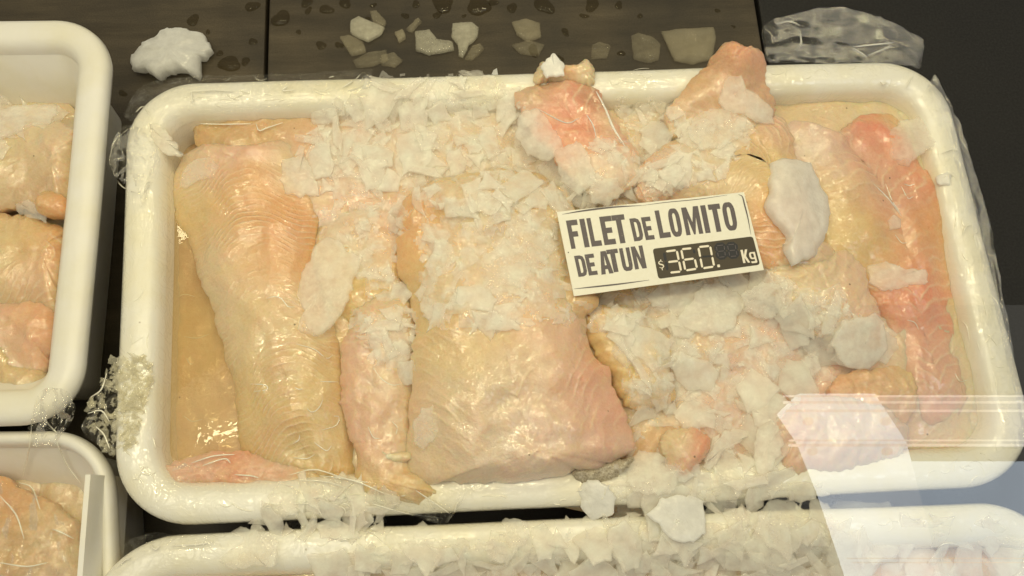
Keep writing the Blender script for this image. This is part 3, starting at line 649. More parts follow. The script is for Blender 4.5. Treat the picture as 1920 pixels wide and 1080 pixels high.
ZLT = [(-40,190),(60,180),(110,195),(105,240),(60,260),(0,300),(-40,300)]
ZT5 = [(1580,1005),(1700,985),(1900,990),(1960,1040),(1960,1130),(1600,1130)]
put_flakes(ZLT, 12, .9, 1.7, 'ice flake on the white far end of the upper left tray', 19, 'ice flakes in the upper left tray', 30, .08, 60)
put_flakes(ZT5, 22, 1.1, 2.1, 'ice flake at the right end of the bottom tray', 20, 'ice flakes at the right end of the bottom tray', 36, .08, 60)
def hero(label, outline, th=.25, curve=.12, mat='ice', lift=0., name='ice_flake', lumpy=.05, tilt=0., jag=.13, group=None, zfix=None, pct=70, dens=60, cat='ice flake'):
    """individually traced flake, settled on the surface"""
    cx = sum(p[0] for p in outline)/len(outline); cy = sum(p[1] for p in outline)/len(outline)
    c = onsurf(cx, cy) if zfix is None else P(cx, cy, zfix)
    L = np.array([P(a, b, c[2]+lift)[:2]-c[:2] for a, b in outline])
    pts = []
    m_ = len(L); tot = sum(np.linalg.norm(L[(i+1) % m_]-L[i]) for i in range(m_))
    for i in range(m_):
        a, b = L[i], L[(i+1) % m_]; m = max(2, int(dens*np.linalg.norm(b-a)/tot))
        for j in range(m):
            q = a+(b-a)*j/m; pts.append(q+jag*np.array([fbm(q[0]*3, q[1]*3, cx, 4), fbm(q[1]*3, q[0]*3, cy, 4)]))
    r = random.Random(int(cx*7+cy)); V, F = flake_mesh(np.array(pts), th, curve, r, seed=cx*.01, lumpy=lumpy)
    if zfix is None:
        R, c0, W = settle(V, c[0], c[1], 0, 1, r, tilt, pct, .35)
    else: W = V+np.array(c)
    a2 = sum(pts[i][0]*pts[(i+1) % len(pts)][1]-pts[(i+1) % len(pts)][0]*pts[i][1] for i in range(len(pts)))
    if a2 < 0: F = [tuple(reversed(f)) for f in F]
    o = mesh(name, W, F, M[mat]); set_thick(o.data, thick_pat(W) if mat != 'ice_white' else [1.]*len(W)); tag(o, label, cat, group or ICE_GROUP); return o
hero('thick bright white oval ice lump right of the price card', [(1448,300),(1470,288),(1500,286),(1530,290),(1550,318),(1572,350),(1575,385),(1560,440),(1545,470),(1520,478),(1490,492),(1478,470),(1482,440),(1455,415),(1432,385),(1442,350)], .75, .10, 'ice_white', .5, lumpy=.10, jag=.10, pct=55)
hero('pale round ice lump at the right wall beside the red patch', [(1660,260),(1680,232),(1720,222),(1745,240),(1748,275),(1725,290),(1700,315),(1665,305)], .3, .1, 'ice', .1)
hero('long rectangular translucent flake on the left fillet', [(590,470),(612,448),(640,455),(655,478),(683,485),(670,520),(652,575),(632,612),(600,636),(562,628),(575,590),(560,560),(575,510)], .16, .10, 'ice', .1, pct=80)
hero('squarish frosty flake beside the ribbed top of the left fillet', [(530,300),(570,285),(585,320),(600,365),(560,370),(532,366),(528,340)], .18, .08, 'ice', .1)
hero('two-lobed smooth flake on the upper left fillet', [(345,310),(365,300),(400,298),(415,315),(405,335),(375,338),(345,350),(330,345),(335,325)], .16, .10, 'ice', .1, jag=.03)
hero('white torn flake over the inner top left corner of the rim', [(285,235),(305,240),(325,262),(345,290),(318,295),(300,285),(285,262)], .16, .1, 'ice', .1)
hero('oval frosty flake low on the big pale fillet', [(772,800),(790,765),(815,760),(828,785),(820,815),(795,845),(775,835)], .15, .10, 'ice', .1)
hero('round bluish flake standing on the bottom rim at the middle', [(1082,915),(1105,900),(1140,908),(1155,935),(1148,968),(1110,976),(1095,960)], .2, .1, 'ice_white', .2)
hero('wide squarish flake covering the bottom rim left of the round flake cluster', [(1175,870),(1200,840),(1240,850),(1272,880),(1268,920),(1235,935),(1195,925),(1172,905)], .2, .1, 'ice', .2)
hero('fan-shaped big flake between bottom rim and lower tray', [(1210,965),(1240,935),(1300,925),(1325,940),(1322,1000),(1290,1020),(1250,1010),(1235,990)], .2, .1, 'ice_white', .2)
hero('broad angular flake at the top of the lower right heap', [(1262,605),(1290,570),(1320,530),(1355,530),(1405,560),(1390,590),(1370,620),(1320,632)], .16, .10, 'ice', .2, pct=85)
hero('pentagonal flake next to the broad angular one', [(1395,545),(1430,528),(1470,535),(1478,575),(1440,600),(1400,580)], .16, .10, 'ice', .2)
hero('wide smooth flake at the right end of the lower heap', [(1580,600),(1640,585),(1660,600),(1678,650),(1660,680),(1630,690),(1590,680),(1560,640)], .18, .12, 'ice', .2, pct=85)
hero('long pointed flake low in the lower right heap', [(1310,880),(1335,840),(1360,805),(1395,800),(1418,806),(1390,830),(1355,850),(1330,885)], .16, .10, 'ice', .3)
hero('leaf-shaped flake at the lower end of the right heap', [(1412,862),(1420,800),(1450,780),(1468,830),(1455,870),(1425,902)], .16, .10, 'ice', .3)
hero('scatter of melting slush on the red right fillet', [(1625,500),(1660,492),(1700,505),(1735,508),(1738,530),(1700,540),(1655,548),(1630,530)], .14, .05, 'ice', .05, jag=.15)
hero('tiny smooth drop of ice on the orange part of the right fillet', [(1662,415),(1675,402),(1690,410),(1688,428),(1668,432)], .18, .1, 'ice', .05, jag=.01, dens=30)
hero('white chip stuck on the inside edge of the right rim', [(1755,330),(1775,322),(1785,335),(1778,347),(1760,345)], .2, .1, 'ice_white', .1, dens=30)
hero('upright white sliver on the top rim beside the yellow lump', [(1020,100),(1028,82),(1045,78),(1060,95),(1064,120),(1035,122),(1018,115)], .22, .15, 'ice_white', 1.2, zfix=7.5)
hero('narrow white splinter sticking up from the top heap', [(925,122),(932,118),(935,135),(925,165),(915,168),(918,140)], .1, .05, 'ice_white', .6, dens=30, jag=.01)
hero('ragged flake draped over the raised tail', [(1358,150),(1372,132),(1388,135),(1400,160),(1432,178),(1458,195),(1462,222),(1430,220),(1400,205),(1368,200),(1352,185)], .16, .1, 'ice', .6, jag=.08, pct=85)
hero('jagged flake over the left edge of the rose red fillet', [(975,215),(1010,205),(1040,240),(1058,275),(1030,300),(990,285),(965,250)], .14, .1, 'ice', .1, pct=70)
hero('thin flake lying across the lower half of the rose red fillet', [(1040,280),(1085,265),(1110,300),(1120,345),(1085,362),(1050,335)], .12, .1, 'ice', .1, pct=70)
hero('small clear flake at the lower tip of the rose red fillet', [(1105,345),(1150,330),(1172,355),(1140,385),(1108,378)], .12, .1, 'ice', .1, pct=70)
hero('flat rounded flake right below the raised tail', [(1300,215),(1330,200),(1370,205),(1402,225),(1392,255),(1350,285),(1310,285),(1290,250)], .18, .1, 'ice', .5, pct=85)
hero('tilted square flake on the top rim', [(705,145),(718,128),(745,145),(738,160),(715,158)], .12, .0, 'ice', .3, dens=30)
hero('wavy-edged flake in the left tray below the hole', [(48,398),(75,392),(100,400),(122,402),(118,415),(108,432),(92,428),(70,420),(55,418)], .12, .1, 'ice', .1)
hero('big smooth ice slab in the left tray below the white wall', [(-60,240),(-20,205),(40,190),(95,185),(102,205),(92,232),(60,242),(20,262),(-20,280)], .25, .1, 'ice', .1)
hero('large angular flake on the lower tray rim at the left', [(410,1005),(440,985),(470,992),(488,1005),(505,1000),(525,1020),(520,1068),(480,1062),(440,1072),(405,1050)], .16, .1, 'ice', .2)
hero('heart-shaped flake on the bottom tray rim', [(937,975),(965,970),(990,980),(995,1005),(970,1040),(950,1020),(940,1000)], .16, .1, 'ice', .2)
# ice on the counter
GC = 'ice pieces on the dark counter'
hero('large rough white ice lump on the brown counter', [(246,110),(262,92),(290,75),(315,55),(340,58),(370,62),(388,72),(400,95),(380,112),(372,145),(345,138),(318,140),(300,150),(275,138),(248,130)], .9, .12, 'ice_white', lumpy=.16, jag=.16, dens=90, zfix=.5, group=GC, name='ice_lump', cat='ice lump')
for lab, ol, mt in [
  ('angular clear ice piece with a point on the right, left in the counter scatter', [(657,40),(672,32),(722,52),(715,65),(690,80),(672,72),(657,62)], 'ice_semi'),
  ('thin curved ice splinter at the left of the counter scatter', [(637,70),(655,66),(682,80),(688,98),(660,105),(648,90)], 'ice_clear'),
  ('flat melted ice shard just above the top rim', [(662,115),(690,100),(725,96),(728,112),(700,124),(668,126)], 'ice_clear'),
  ('faint ice shard beside the melted one', [(715,105),(740,100),(755,115),(740,125),(715,122)], 'ice_clear'),
  ('five-sided ice piece in the middle of the counter scatter', [(778,60),(805,56),(820,75),(850,80),(852,95),(805,103),(780,95)], 'ice_semi'),
  ('tapered ice piece pointing down toward the top rim', [(848,45),(885,42),(898,52),(896,70),(880,85),(868,110),(860,105),(858,85),(846,70)], 'ice_semi'),
  ('narrow ice sliver leaning behind the tapered piece', [(885,88),(900,82),(908,92),(885,112),(872,112)], 'ice_clear'),
  ('dull melting ice piece right of the tapered one', [(960,42),(985,36),(1012,45),(1015,70),(990,78),(968,65)], 'ice_clear'),
  ('dark wet ice piece close to the upright sliver', [(960,85),(990,78),(1020,85),(1010,105),(975,100)], 'ice_clear'),
  ('small square ice piece right of the upright sliver', [(1110,85),(1125,80),(1145,88),(1138,108),(1108,110)], 'ice_clear'),
  ('melting ice block left of the biggest clear block', [(1183,68),(1195,62),(1225,70),(1238,85),(1235,112),(1215,118),(1188,110)], 'ice_clear'),
  ('biggest clear ice block on the counter, trapezoid shaped', [(1240,60),(1270,55),(1338,52),(1342,75),(1335,112),(1300,120),(1265,115),(1250,85)], 'ice_clear'),
  ('small diagonal ice splinter above the counter scatter', [(762,55),(785,35),(790,40),(772,60)], 'ice_clear'),
  ('curved ice chip above the angular piece', [(693,22),(705,20),(725,42),(720,50),(700,45)], 'ice_clear'),
  ('little ice cube between the two main counter pieces', [(740,62),(755,56),(762,70),(748,80)], 'ice_clear')]:
    hero(lab, ol, .35, .05, mt, 0, dens=44, jag=.04, zfix=.2, group=GC, lumpy=.02)

# ------------------------------------------------------------------ water drops on the counter
def drop_mesh(seed):
    r = random.Random(seed); V = [(0, 0, .55)]; n = 26; F = []
    rr = [1+.16*math.sin(2*math.pi*k/n*2+seed)+.10*math.sin(2*math.pi*k/n*3+seed*2) for k in range(n)]
    for s_, z in ((.3, .53), (.6, .44), (.85, .26), (.97, .1), (1, 0)):
        for k in range(n):
            a = 2*math.pi*k/n; V.append((s_*rr[k]*math.cos(a), s_*rr[k]*math.sin(a), z))
    for k in range(n): F.append((0, 1+k, 1+(k+1) % n))
    for l in range(4):
        for k in range(n): F.append((1+l*n+k, 1+(l+1)*n+k, 1+(l+1)*n+(k+1) % n, 1+l*n+(k+1) % n))
    me = bpy.data.meshes.new('water_drop'); me.from_pydata((np.array(V)*S).tolist(), [], F); me.materials.append(M['water']); me.polygons.foreach_set('use_smooth', [True]*len(me.polygons)); return me
DM = [drop_mesh(i) for i in range(6)]
r = random.Random(3)
drops = [(527,35,20),(473,12,17),(575,5,12),(612,18,14),(647,5,14),(578,20,9),(602,85,10),(636,85,8),(474,78,9),(830,5,22),(820,28,10),(898,12,26),(960,15,12),(925,5,9),(1020,10,20),(1110,8,18),(430,120,22),(412,100,8),(362,38,14),(390,60,6),(780,8,10),(760,30,8),(1095,30,8),(1160,10,9),(460,115,10),(1000,95,12),(1060,60,9),(1345,20,6),(1200,30,6),(230,175,9),(1165,100,8),(1375,50,5),(560,60,6),(700,10,7),(690,35,5),(870,30,5),(1050,110,9)]
for (px, py, rad) in drops:
    o = bpy.data.objects.new('water_drop', r.choice(DM)); COL.objects.link(o)
    p = P(px, py, .004); s_ = rad/33.
    o.location = Vector(p)*S; o.rotation_euler = (0, 0, r.uniform(0, 6)); o.scale = (s_*r.uniform(.85, 1.15), s_*r.uniform(.65, .95), s_*.55)
    tag(o, 'clear water drop on the brown counter behind the large tray', 'water drop', 'water drops on the counter')

# ------------------------------------------------------------------ price card
ZX = 1920/440.
cornersZ = [(105,250),(1635,88),(1800,725),(245,940)]
zc_ = [9.2, 9.3, 8.9, 8.8]
def zs(x, y): return (1020+x/ZX, 340+y/ZX)
gap_ = min(np.percentile([z-gz(*P(*zs(105+a*1600, 250-a*120+b*560), z)[:2]) for a in np.linspace(0, 1, 14)], 12) for b, z in ((0, 9.2), (.5, 9.05), (1, 8.85)))
zc_ = [z-max(0., gap_-.22) for z in zc_]
CW = [P(*zs(*c), z) for c, z in zip(cornersZ, zc_)]
# plane through the card
A = np.array([[c[0], c[1], 1] for c in CW]); pa = np.linalg.lstsq(A, np.array([c[2] for c in CW]), rcond=None)[0]
cn_ = np.array([-pa[0], -pa[1], 1]); cn_ /= np.linalg.norm(cn_)
def CP(x, y, lift=0.):
    px, py = zs(x, y); d = ray(px, py)
    t = (pa[0]*CAM[0]+pa[1]*CAM[1]+pa[2]-CAM[2])/(d[2]-pa[0]*d[0]-pa[1]*d[1]); return CAM+d*t+cn_*lift
card = empty('price_card', CP(950, 520)); tag(card, 'white price card with grey lettering lying on the fish and ice', 'price card')
TH = .07
def cardgrid(pts4, lift0, lift1, mat, name, par):
    top = [CP(x, y, lift1) for x, y in pts4]; bot = [CP(x, y, lift0) for x, y in pts4]; n = len(pts4)
    F = [tuple(range(n-1, -1, -1)), tuple(n+k for k in range(n))]+[(k, (k+1) % n, n+(k+1) % n, n+k) for k in range(n)]
    o = mesh(name, top+bot, F, mat, par, smooth=False)
    bm = bmesh.new(); bm.from_mesh(o.data); bmesh.ops.recalc_face_normals(bm, faces=bm.faces); bm.to_mesh(o.data); bm.free(); return o
cardgrid(cornersZ, -TH, 0, M['card'], 'card', card)
QL = [0.004]
def polys(lst, mat, name):
    """flat print: list of polygons/strips in close-up pixels"""
    V = []; F = []
    for pg in lst:
        l = QL[0]; QL[0] += .00003; o_ = len(V); V += [CP(x, y, l) for x, y in pg]; F.append(tuple(range(o_, o_+len(pg))))
    o = mesh(name, V, F, mat, card, smooth=False)
    bm = bmesh.new(); bm.from_mesh(o.data); bmesh.ops.triangulate(bm, faces=bm.faces)
    for f in bm.faces:
        if f.normal.z < 0: f.normal_flip()
    bm.to_mesh(o.data); bm.free(); return o
def rring(x0, y0, x1, y1, tx, ty, rad, sides='lrtb', n=5, half=None):
    """ring of quads: rounded rect outline in unit glyph space"""
    def rrect(a, b, c, d, r):
        pts = []
        for cx, cy, a0 in ((c-r, b+r, -90), (c-r, d-r, 0), (a+r, d-r, 90), (a+r, b+r, 180)):
            for k in range(n+1):
                th = math.radians(a0+90*k/n); pts.append((cx+r*math.cos(th), cy+r*math.sin(th)))
        return pts
    o = rrect(x0, y0, x1, y1, rad); i = rrect(x0+tx, y0+ty, x1-tx, y1-ty, max(rad*.35, .01))
    return [[o[k], o[(k+1) % len(o)], i[(k+1) % len(o)], i[k]] for k in range(len(o))]
T = .40; H = .19
def glyph(ch):
    R = lambda a, b, c, d: [(a, b), (c, b), (c, d), (a, d)]
    if ch == 'F': return [R(0,0,T,1), R(T,0,1,H), R(T,.40,.86,.40+H)]
    if ch == 'I': return [R(0,0,1,1)]
    if ch == 'L': return [R(0,0,T,1), R(T,1-H,1,1)]
    if ch == 'E': return [R(0,0,T,1), R(T,0,1,H), R(T,.405,.88,.405+H), R(T,1-H,1,1)]
    if ch == 'T': return [R(0,0,1,H), R(.29,H,.71,1)]
    if ch in 'O': return rring(0,-.01,1,1.01,.36,.17,.36)
    if ch == 'D':
        o = [(0,0),(.55,0),(.85,.06),(1,.24),(1,.76),(.85,.94),(.55,1),(0,1)]; i = [(.36,.17),(.5,.17),(.6,.2),(.64,.3),(.64,.7),(.6,.8),(.5,.83),(.36,.83)]
        return [[o[k], o[(k+1) % 8], i[(k+1) % 8], i[k]] for k in range(8)]
    if ch == 'M': return [R(0,0,.25,1), R(.75,0,1,1), [(.25,0),(.30,0),(.55,.70),(.5,1),(.45,1),(.25,.40)], [(.75,0),(.70,0),(.45,.70),(.5,1),(.55,1),(.75,.40)]]
    if ch == 'A': return [[(.28,0),(.5,0),(.5,.2),(.36,1),(0,1)], [(.72,0),(.5,0),(.5,.2),(.64,1),(1,1)], R(.3,.62,.7,.79)]
    if ch == 'U': return [R(0,0,.36,.78), R(.64,0,1,.78), [(0,.78),(.36,.78),(.42,.84),(.58,.84),(.64,.78),(1,.78),(.92,.94),(.72,1.01),(.28,1.01),(.08,.94)]]
    if ch == 'N': return [R(0,0,.33,1), R(.67,0,1,1), [(.33,0),(.36,0),(.67,.58),(.67,1),(.62,1),(.33,.42)]]
    if ch == 'K': return [R(0,0,.34,1), [(.34,.42),(.66,0),(1,0),(.62,.50),(1.02,1),(.68,1),(.34,.60)]]
    return []
def word(letters, slope, down, pgs):
    for ch, x, y, wd in letters:
        for g in glyph(ch): pgs.append([(x+u*wd+v*down[0], y+slope*u*wd+v*down[1]) for u, v in g])
pg = []
s1 = -.113; b1 = lambda x: 322+s1*(x-178)
word([(c, x, b1(x), w_) for c, x, w_ in (('F',178,90),('I',287,42),('L',345,86),('E',450,96),('T',548,104))], s1, (46, 232), pg)
word([('D',697,306,82),('E',792,296,74)], -.11, (42, 186), pg)
b2_ = lambda x: 241-.113*(x-903)
word([(c, x, b2_(x), w_) for c, x, w_ in (('L',903,92),('O',1003,92),('M',1120,138),('I',1276,42),('T',1338,96),('O',1446,100))], s1, (46, 226), pg)
word([('D',245,611,78),('E',330,600,74)], -.125, (38, 172), pg)
word([('A',432,578,100),('T',507,562,92),('U',612,550,84),('N',708,536,96)], -.13, (38, 186), pg)
polys(pg, M['ink_grey'], 'lettering')
# thin swooshes framing the card
def swoosh(pts, wmax):
    pts = np.array(pts, float); pts = cr_open(pts, 14); out = []
    n = len(pts)
    for i in range(n-1):
        def off(k):
            d = pts[min(k+1, n-1)]-pts[max(k-1, 0)]; d /= np.linalg.norm(d); w_ = wmax*math.sin(math.pi*(k+.3)/(n-.4))*.5+.8
            return pts[k]+np.array([-d[1], d[0]])*w_, pts[k]-np.array([-d[1], d[0]])*w_
        a, b = off(i); c, d = off(i+1); out.append([tuple(a), tuple(b), tuple(d), tuple(c)])
    return out
for sw_, wd_ in (([(150,270),(330,240),(560,212),(800,198)], 13), ([(803,198),(1000,172),(1250,148),(1500,112)], 4), ([(1590,108),(1622,125),(1640,190),(1668,300),(1692,435)], 10), ([(245,880),(420,862),(620,840),(860,808)], 11)):
    polys(swoosh(sw_, wd_), M['ink_grey'], 'printed_border')
def rquad(c, rad, n=5):
    out = []; m = len(c)
    for i in range(m):
        p0, p1, p2 = (np.array(c[i-1], float), np.array(c[i], float), np.array(c[(i+1) % m], float))
        a = p1+(p0-p1)/np.linalg.norm(p0-p1)*rad; b = p1+(p2-p1)/np.linalg.norm(p2-p1)*rad
        for k in range(n+1):
            t = k/n; out.append(tuple((1-t)**2*a+2*t*(1-t)*p1+t*t*b))
    return out
QL[0] = .006
polys([rquad([(888,552),(1708,450),(1768,682),(936,799)], 26)], M['ink_brown'], 'price_box')
QL[0] = .008
def seg7(tl, tr, bl, br, on, tw=17, gap=5):
    tl, tr, bl, br = (np.array(p, float) for p in (tl, tr, bl, br)); ml = (tl+bl)/2; mr = (tr+br)/2
    S_ = {'a': (tl, tr), 'b': (tr, mr), 'c': (mr, br), 'd': (bl, br), 'e': (ml, bl), 'f': (tl, ml), 'g': (ml, mr)}; out = []
    for k in on:
        a, b = S_[k]; d = (b-a)/np.linalg.norm(b-a); nn = np.array([-d[1], d[0]])*tw/2; a = a+d*gap; b = b-d*gap
        out.append([tuple(a), tuple(a+d*tw*.5+nn), tuple(b-d*tw*.5+nn), tuple(b), tuple(b-d*tw*.5-nn), tuple(a+d*tw*.5-nn)])
    return out
pg = seg7((992,575),(1085,563),(1027,748),(1122,738), 'abcdg')
pg += seg7((1122,556),(1212,547),(1156,730),(1252,715), 'acdefg')
pg += seg7((1262,538),(1358,528),(1296,712),(1392,697), 'abcdef')
pg += [rquad([(1416,682),(1438,680),(1441,702),(1419,704)], 6)]
polys(pg, M['ink_cream'], 'price_digits')
pg = seg7((1402,522),(1475,512),(1424,630),(1490,622), 'abcdefg', 30, -2)+seg7((1495,514),(1565,508),(1515,622),(1588,615), 'abcdefg', 30, -2)+seg7((982,580),(982,580.5),(1010,730),(1010,731), 'ef', 24, 0)+seg7((1215,555),(1222,555),(1240,630),(1246,630), 'b', 20, 0)+seg7((1290,618),(1370,612),(1290,640),(1375,640), 'a', 16, 0)
pg += [[(1410,530),(1480,520),(1500,622),(1430,632)], [(1500,520),(1570,512),(1590,612),(1520,622)]]
polys(pg, M['ink_black'], 'inked_out_digits')
polys(seg7((1408,528),(1472,520),(1428,622),(1484,616), 'abcdefg', 5, 8)+seg7((1500,520),(1562,514),(1520,616),(1580,610), 'abcdefg', 5, 8), M['ink_grey'], 'faint_digits')
pg = []
word([('K',1606,562,56)], -.11, (24, 108), pg)
for g in rring(0,0,1,.66,.30,.14,.3): pg.append([(1672+u*52+v*22, 582-.1*u*52+v*86) for u, v in g])
for g in ([(.70,0),(1,0),(1,1.0),(.70,1.0)], [(.05,.88),(1,.88),(.9,1.06),(.1,1.06)]): pg.append([(1672+u*52+v*22, 582-.1*u*52+v*84) for u, v in g])
polys(pg, M['ink_cream'], 'unit_lettering'); pg = []
sx = [(.95,.18),(.5,.04),(.1,.2),(.2,.42),(.8,.56),(.92,.8),(.5,.97),(.05,.82)]
ss = [(932+u*40+v*12, 652-.1*u*40+v*62) for u, v in sx]
for a, b, c, d in swoosh(ss, 9): pg.append([a, b, c, d])
pg += [[(950,640),(957,639),(960,655),(953,656)], [(962,712),(969,711),(972,727),(965,728)]]
polys(pg, M['ink_cream'], 'dollar_sign')
polys([rquad([(194,578),(202,577),(203,586),(195,587)], 2)], M['ink_black'], 'ink_speck')

# ------------------------------------------------------------------ plastic wrap
def film_patch(label, ringpx, z, mat='film', wr=.35, seed=0, name='plastic_wrap', zf=None, creases=(), n=40):
    """sheet spanning a 4-sided px patch [(tl),(tr),(br),(bl)] edges polyline-able; follows the surface below"""
    top, bot = ringpx; T_ = cr_open(top, n); B_ = cr_open(bot, n); m = 22; V = []; F = []
    for j in range(m):
        v = j/(m-1)
        for i in range(n):
            px, py = T_[i]*(1-v)+B_[i]*v
            zz = (z[0]*(1-v)+z[1]*v)
            p = P(px, py, zz)
            if zf: 
                g = gz(p[0], p[1]); zz = max(g+.08, zz) if zf == 'max' else g+.1
            zz += wr*(abs(fbm(p[0]*.9, p[1]*.9, seed, 3))+.35*abs(fbm(p[0]*2.6, p[1]*2.6, seed+4, 3)))
            q = P(px, py, zz); e = .10*fbm(p[0]*1.5, p[1]*1.5, seed+7)*(1 if v in (0, 1) or i in (0, n-1) else .5)
            V.append((q[0]+e, q[1]+e, zz))
    for j in range(m-1):
        for i in range(n-1): F.append((j*n+i, j*n+i+1, (j+1)*n+i+1, (j+1)*n+i))
    root = mesh(name, V, F, M[mat]); tag(root, label, 'plastic wrap', 'cling film on the trays')
    for c_ in creases:
        pts = []
        for (px, py) in cr_open([np.array(q, float) for q in c_], 9):
            p = onsurf(px, py); zz = p[2]+.14+wr*.3 if zf else z[0]*.5+z[1]*.5+wr*.5+.15
            pts.append(P(px, py, zz))
        Vc, Fc = tube(pts, .035, 6); mesh('crease', Vc, Fc, M['crease'], root)
    return root
film_patch('loose fan of clear film standing out behind the top right corner', ([(1436,112),(1430,52),(1475,30),(1560,13),(1640,30),(1700,55),(1730,78),(1728,125)], [(1440,118),(1480,118),(1530,118),(1580,118),(1620,118),(1660,120),(1700,122),(1722,130)]), (5.4, 5.9), 'film', .12, 3,
   creases=[[(1598,90),(1612,98),(1625,107)],[(1600,88),(1635,84),(1675,80)],[(1628,104),(1650,95),(1672,86)],[(1500,60),(1502,80),(1495,95)],[(1455,45),(1480,40),(1500,48)]])
film_patch('torn hanging film at the top left corner of the large tray', ([(205,310),(212,262),(235,235),(262,240),(285,230)], [(232,345),(245,330),(262,370),(268,385),(300,310)]), (6.2, 6.6), 'film_hazy', .4, 8, zf='max',
   creases=[[(203,302),(218,335),(232,352),(258,362)],[(205,298),(215,265),(240,242)],[(262,390),(272,350),(282,315)]])
film_patch('film stretched over the top rim left part', ([(232,215),(262,165),(320,146),(400,143),(500,140),(600,135),(700,128)], [(300,290),(310,240),(350,215),(420,212),(500,205),(600,195),(690,180)]), (6.6, 6.6), 'film', .10, 12, zf='max',
   creases=[[(352,172),(400,169),(440,171)],[(358,170),(360,185),(358,193)],[(540,160),(530,170),(552,168)],[(255,210),(268,200),(280,215)],[(375,232),(420,233),(470,232)],[(480,232),(486,245),(500,240),(530,230)],[(640,165),(665,150),(675,140)]])
film_patch('film wrapped over the right rim of the large tray', ([(1752,140),(1788,205),(1822,300),(1856,420),(1875,520),(1906,690),(1925,840)], [(1728,180),(1755,240),(1778,330),(1800,430),(1820,520),(1862,700),(1880,840)]), (6.3, 6.5), 'film', .05, 21, zf='max',
   creases=[[(1765,288),(1785,280),(1798,283)],[(1805,440),(1812,425),(1822,422)],[(1825,443),(1832,436),(1845,441)],[(1650,152),(1656,158),(1664,153)],[(1700,165),(1706,150),(1712,143)]])
film_patch('crumpled clear film bunched where the two left trays meet', ([(62,770),(75,735),(110,726),(130,735),(140,765)], [(50,815),(70,838),(100,835),(115,815),(132,795)]), (7.0, 7.0), 'film_hazy', .55, 31, zf='max',
   creases=[[(75,755),(72,775),(60,785)],[(82,782),(95,800),(108,812)],[(85,800),(100,806),(106,800)],[(60,790),(55,840),(42,895)],[(100,815),(125,870),(150,905)]])
film_patch('wrinkled film over the bottom left end of the fish in the large tray', ([(300,880),(360,852),(450,846),(560,868),(700,905)], [(320,912),(400,922),(520,925),(640,932),(830,960)]), (6.4, 6.6), 'film', .25, 37, zf='max',
   creases=[[(360,868),(400,855),(440,852)],[(380,873),(420,860),(432,868)],[(440,890),(470,892),(485,896)],[(545,890),(590,880),(640,895),(690,905)],[(560,900),(610,903),(650,915)],[(600,892),(660,900),(720,925)]])
film_patch('clear film flap between the bottom rim and the lower tray', ([(690,925),(760,915),(850,918),(900,912)], [(700,955),(770,965),(830,985),(850,960)]), (6.8, 6.7), 'film_hazy', .15, 41, zf='max',
   creases=[[(780,920),(810,940),(850,968)],[(700,945),(760,962),(830,972)],[(850,968),(855,950),(860,940)]])
film_patch('film folded along the left rim of the bottom tray', ([(200,1060),(240,1015),(290,1000),(350,1005),(400,1003)], [(215,1085),(265,1045),(320,1035),(380,1030),(420,1025)]), (6.5, 6.6), 'film', .14, 43, zf='max',
   creases=[[(280,1018),(290,1030),(300,1024)],[(320,1023),(370,1021),(398,1015)],[(222,1062),(235,1050),(245,1047)]])
film_patch('film over the fish in the lower left tray', ([(-40,900),(20,900),(70,930),(120,955)], [(-40,1100),(20,1100),(80,1100),(140,1100)]), (6.0, 6.0), 'film', .4, 47, zf='max',
   creases=[[(35,905),(60,915),(75,955)],[(0,930),(30,965),(45,1010)],[(98,992),(115,998),(138,1010)],[(0,1055),(50,1062),(88,1055)]])

film_patch('crumpled film sagging into the gap beside the lower left of the large tray', ([(205,690),(215,680),(235,672),(262,668)], [(152,800),(185,840),(215,852),(255,845)]), (6.0, 5.6), 'film_hazy', .35, 53, zf=None,
   creases=[[(200,700),(190,730),(170,745)],[(165,775),(190,770),(205,790)],[(180,800),(195,815),(205,840)],[(270,790),(285,815),(292,840)]])
# many small creases of the film that hugs the rims
def rim_creases(label, segs, n, seed):
    r = random.Random(seed); root = None
    for k in range(n):
        a, b, wd = r.choice(segs); t = r.random(); x = a[0]+(b[0]-a[0])*t; y = a[1]+(b[1]-a[1])*t
        dx, dy = b[0]-a[0], b[1]-a[1]; L_ = math.hypot(dx, dy); dx /= L_; dy /= L_
        o_ = r.gauss(0, wd*.4); x -= dy*o_; y += dx*o_
        th = math.atan2(dy, dx)+(r.gauss(0, .25) if r.random() < .55 else r.uniform(-1.6, 1.6)); ln = r.uniform(8, 34); bd = r.uniform(-.5, .5)
        pts = []
        for q in range(7):
            u = (q/6-.5)*ln; px = x+math.cos(th+bd*u/10)*u; py = y+math.sin(th+bd*u/10)*u
            p = onsurf(px, py); pts.append(p+np.array([0, 0, .012]))
        zs_ = [p[2] for p in pts]
        if max(zs_)-min(zs_) > .9: continue
        V, F = tube(pts, r.uniform(.014, .03), 6)
        if root is None:
            root = empty('plastic_wrap', pts[0]); tag(root, label, 'plastic wrap', 'cling film on the trays')
        mesh('crease', V, F, M['crease'], root)
rim_creases('clear film pulled tight over the far rim of the large tray', [((300,165),(700,150),26), ((1140,140),(1260,138),26), ((1450,135),(1720,130),36), ((400,185),(620,180),20)], 42, 1)
rim_creases('clear film pulled tight over the left rim of the large tray', [((270,230),(262,640),34), ((262,860),(300,920),30)], 16, 2)
rim_creases('clear film pulled tight over the right rim of the large tray', [((1755,200),(1850,560),34), ((1850,560),(1890,840),34), ((1740,880),(1860,870),30)], 30, 3)
rim_creases('clear film pulled tight over the near rim of the large tray', [((420,945),(1200,930),26)], 26, 4)
rim_creases('clear film pulled tight over the far rim of the bottom tray', [((300,1015),(1100,1000),14), ((1650,985),(1880,985),30)], 22, 5)
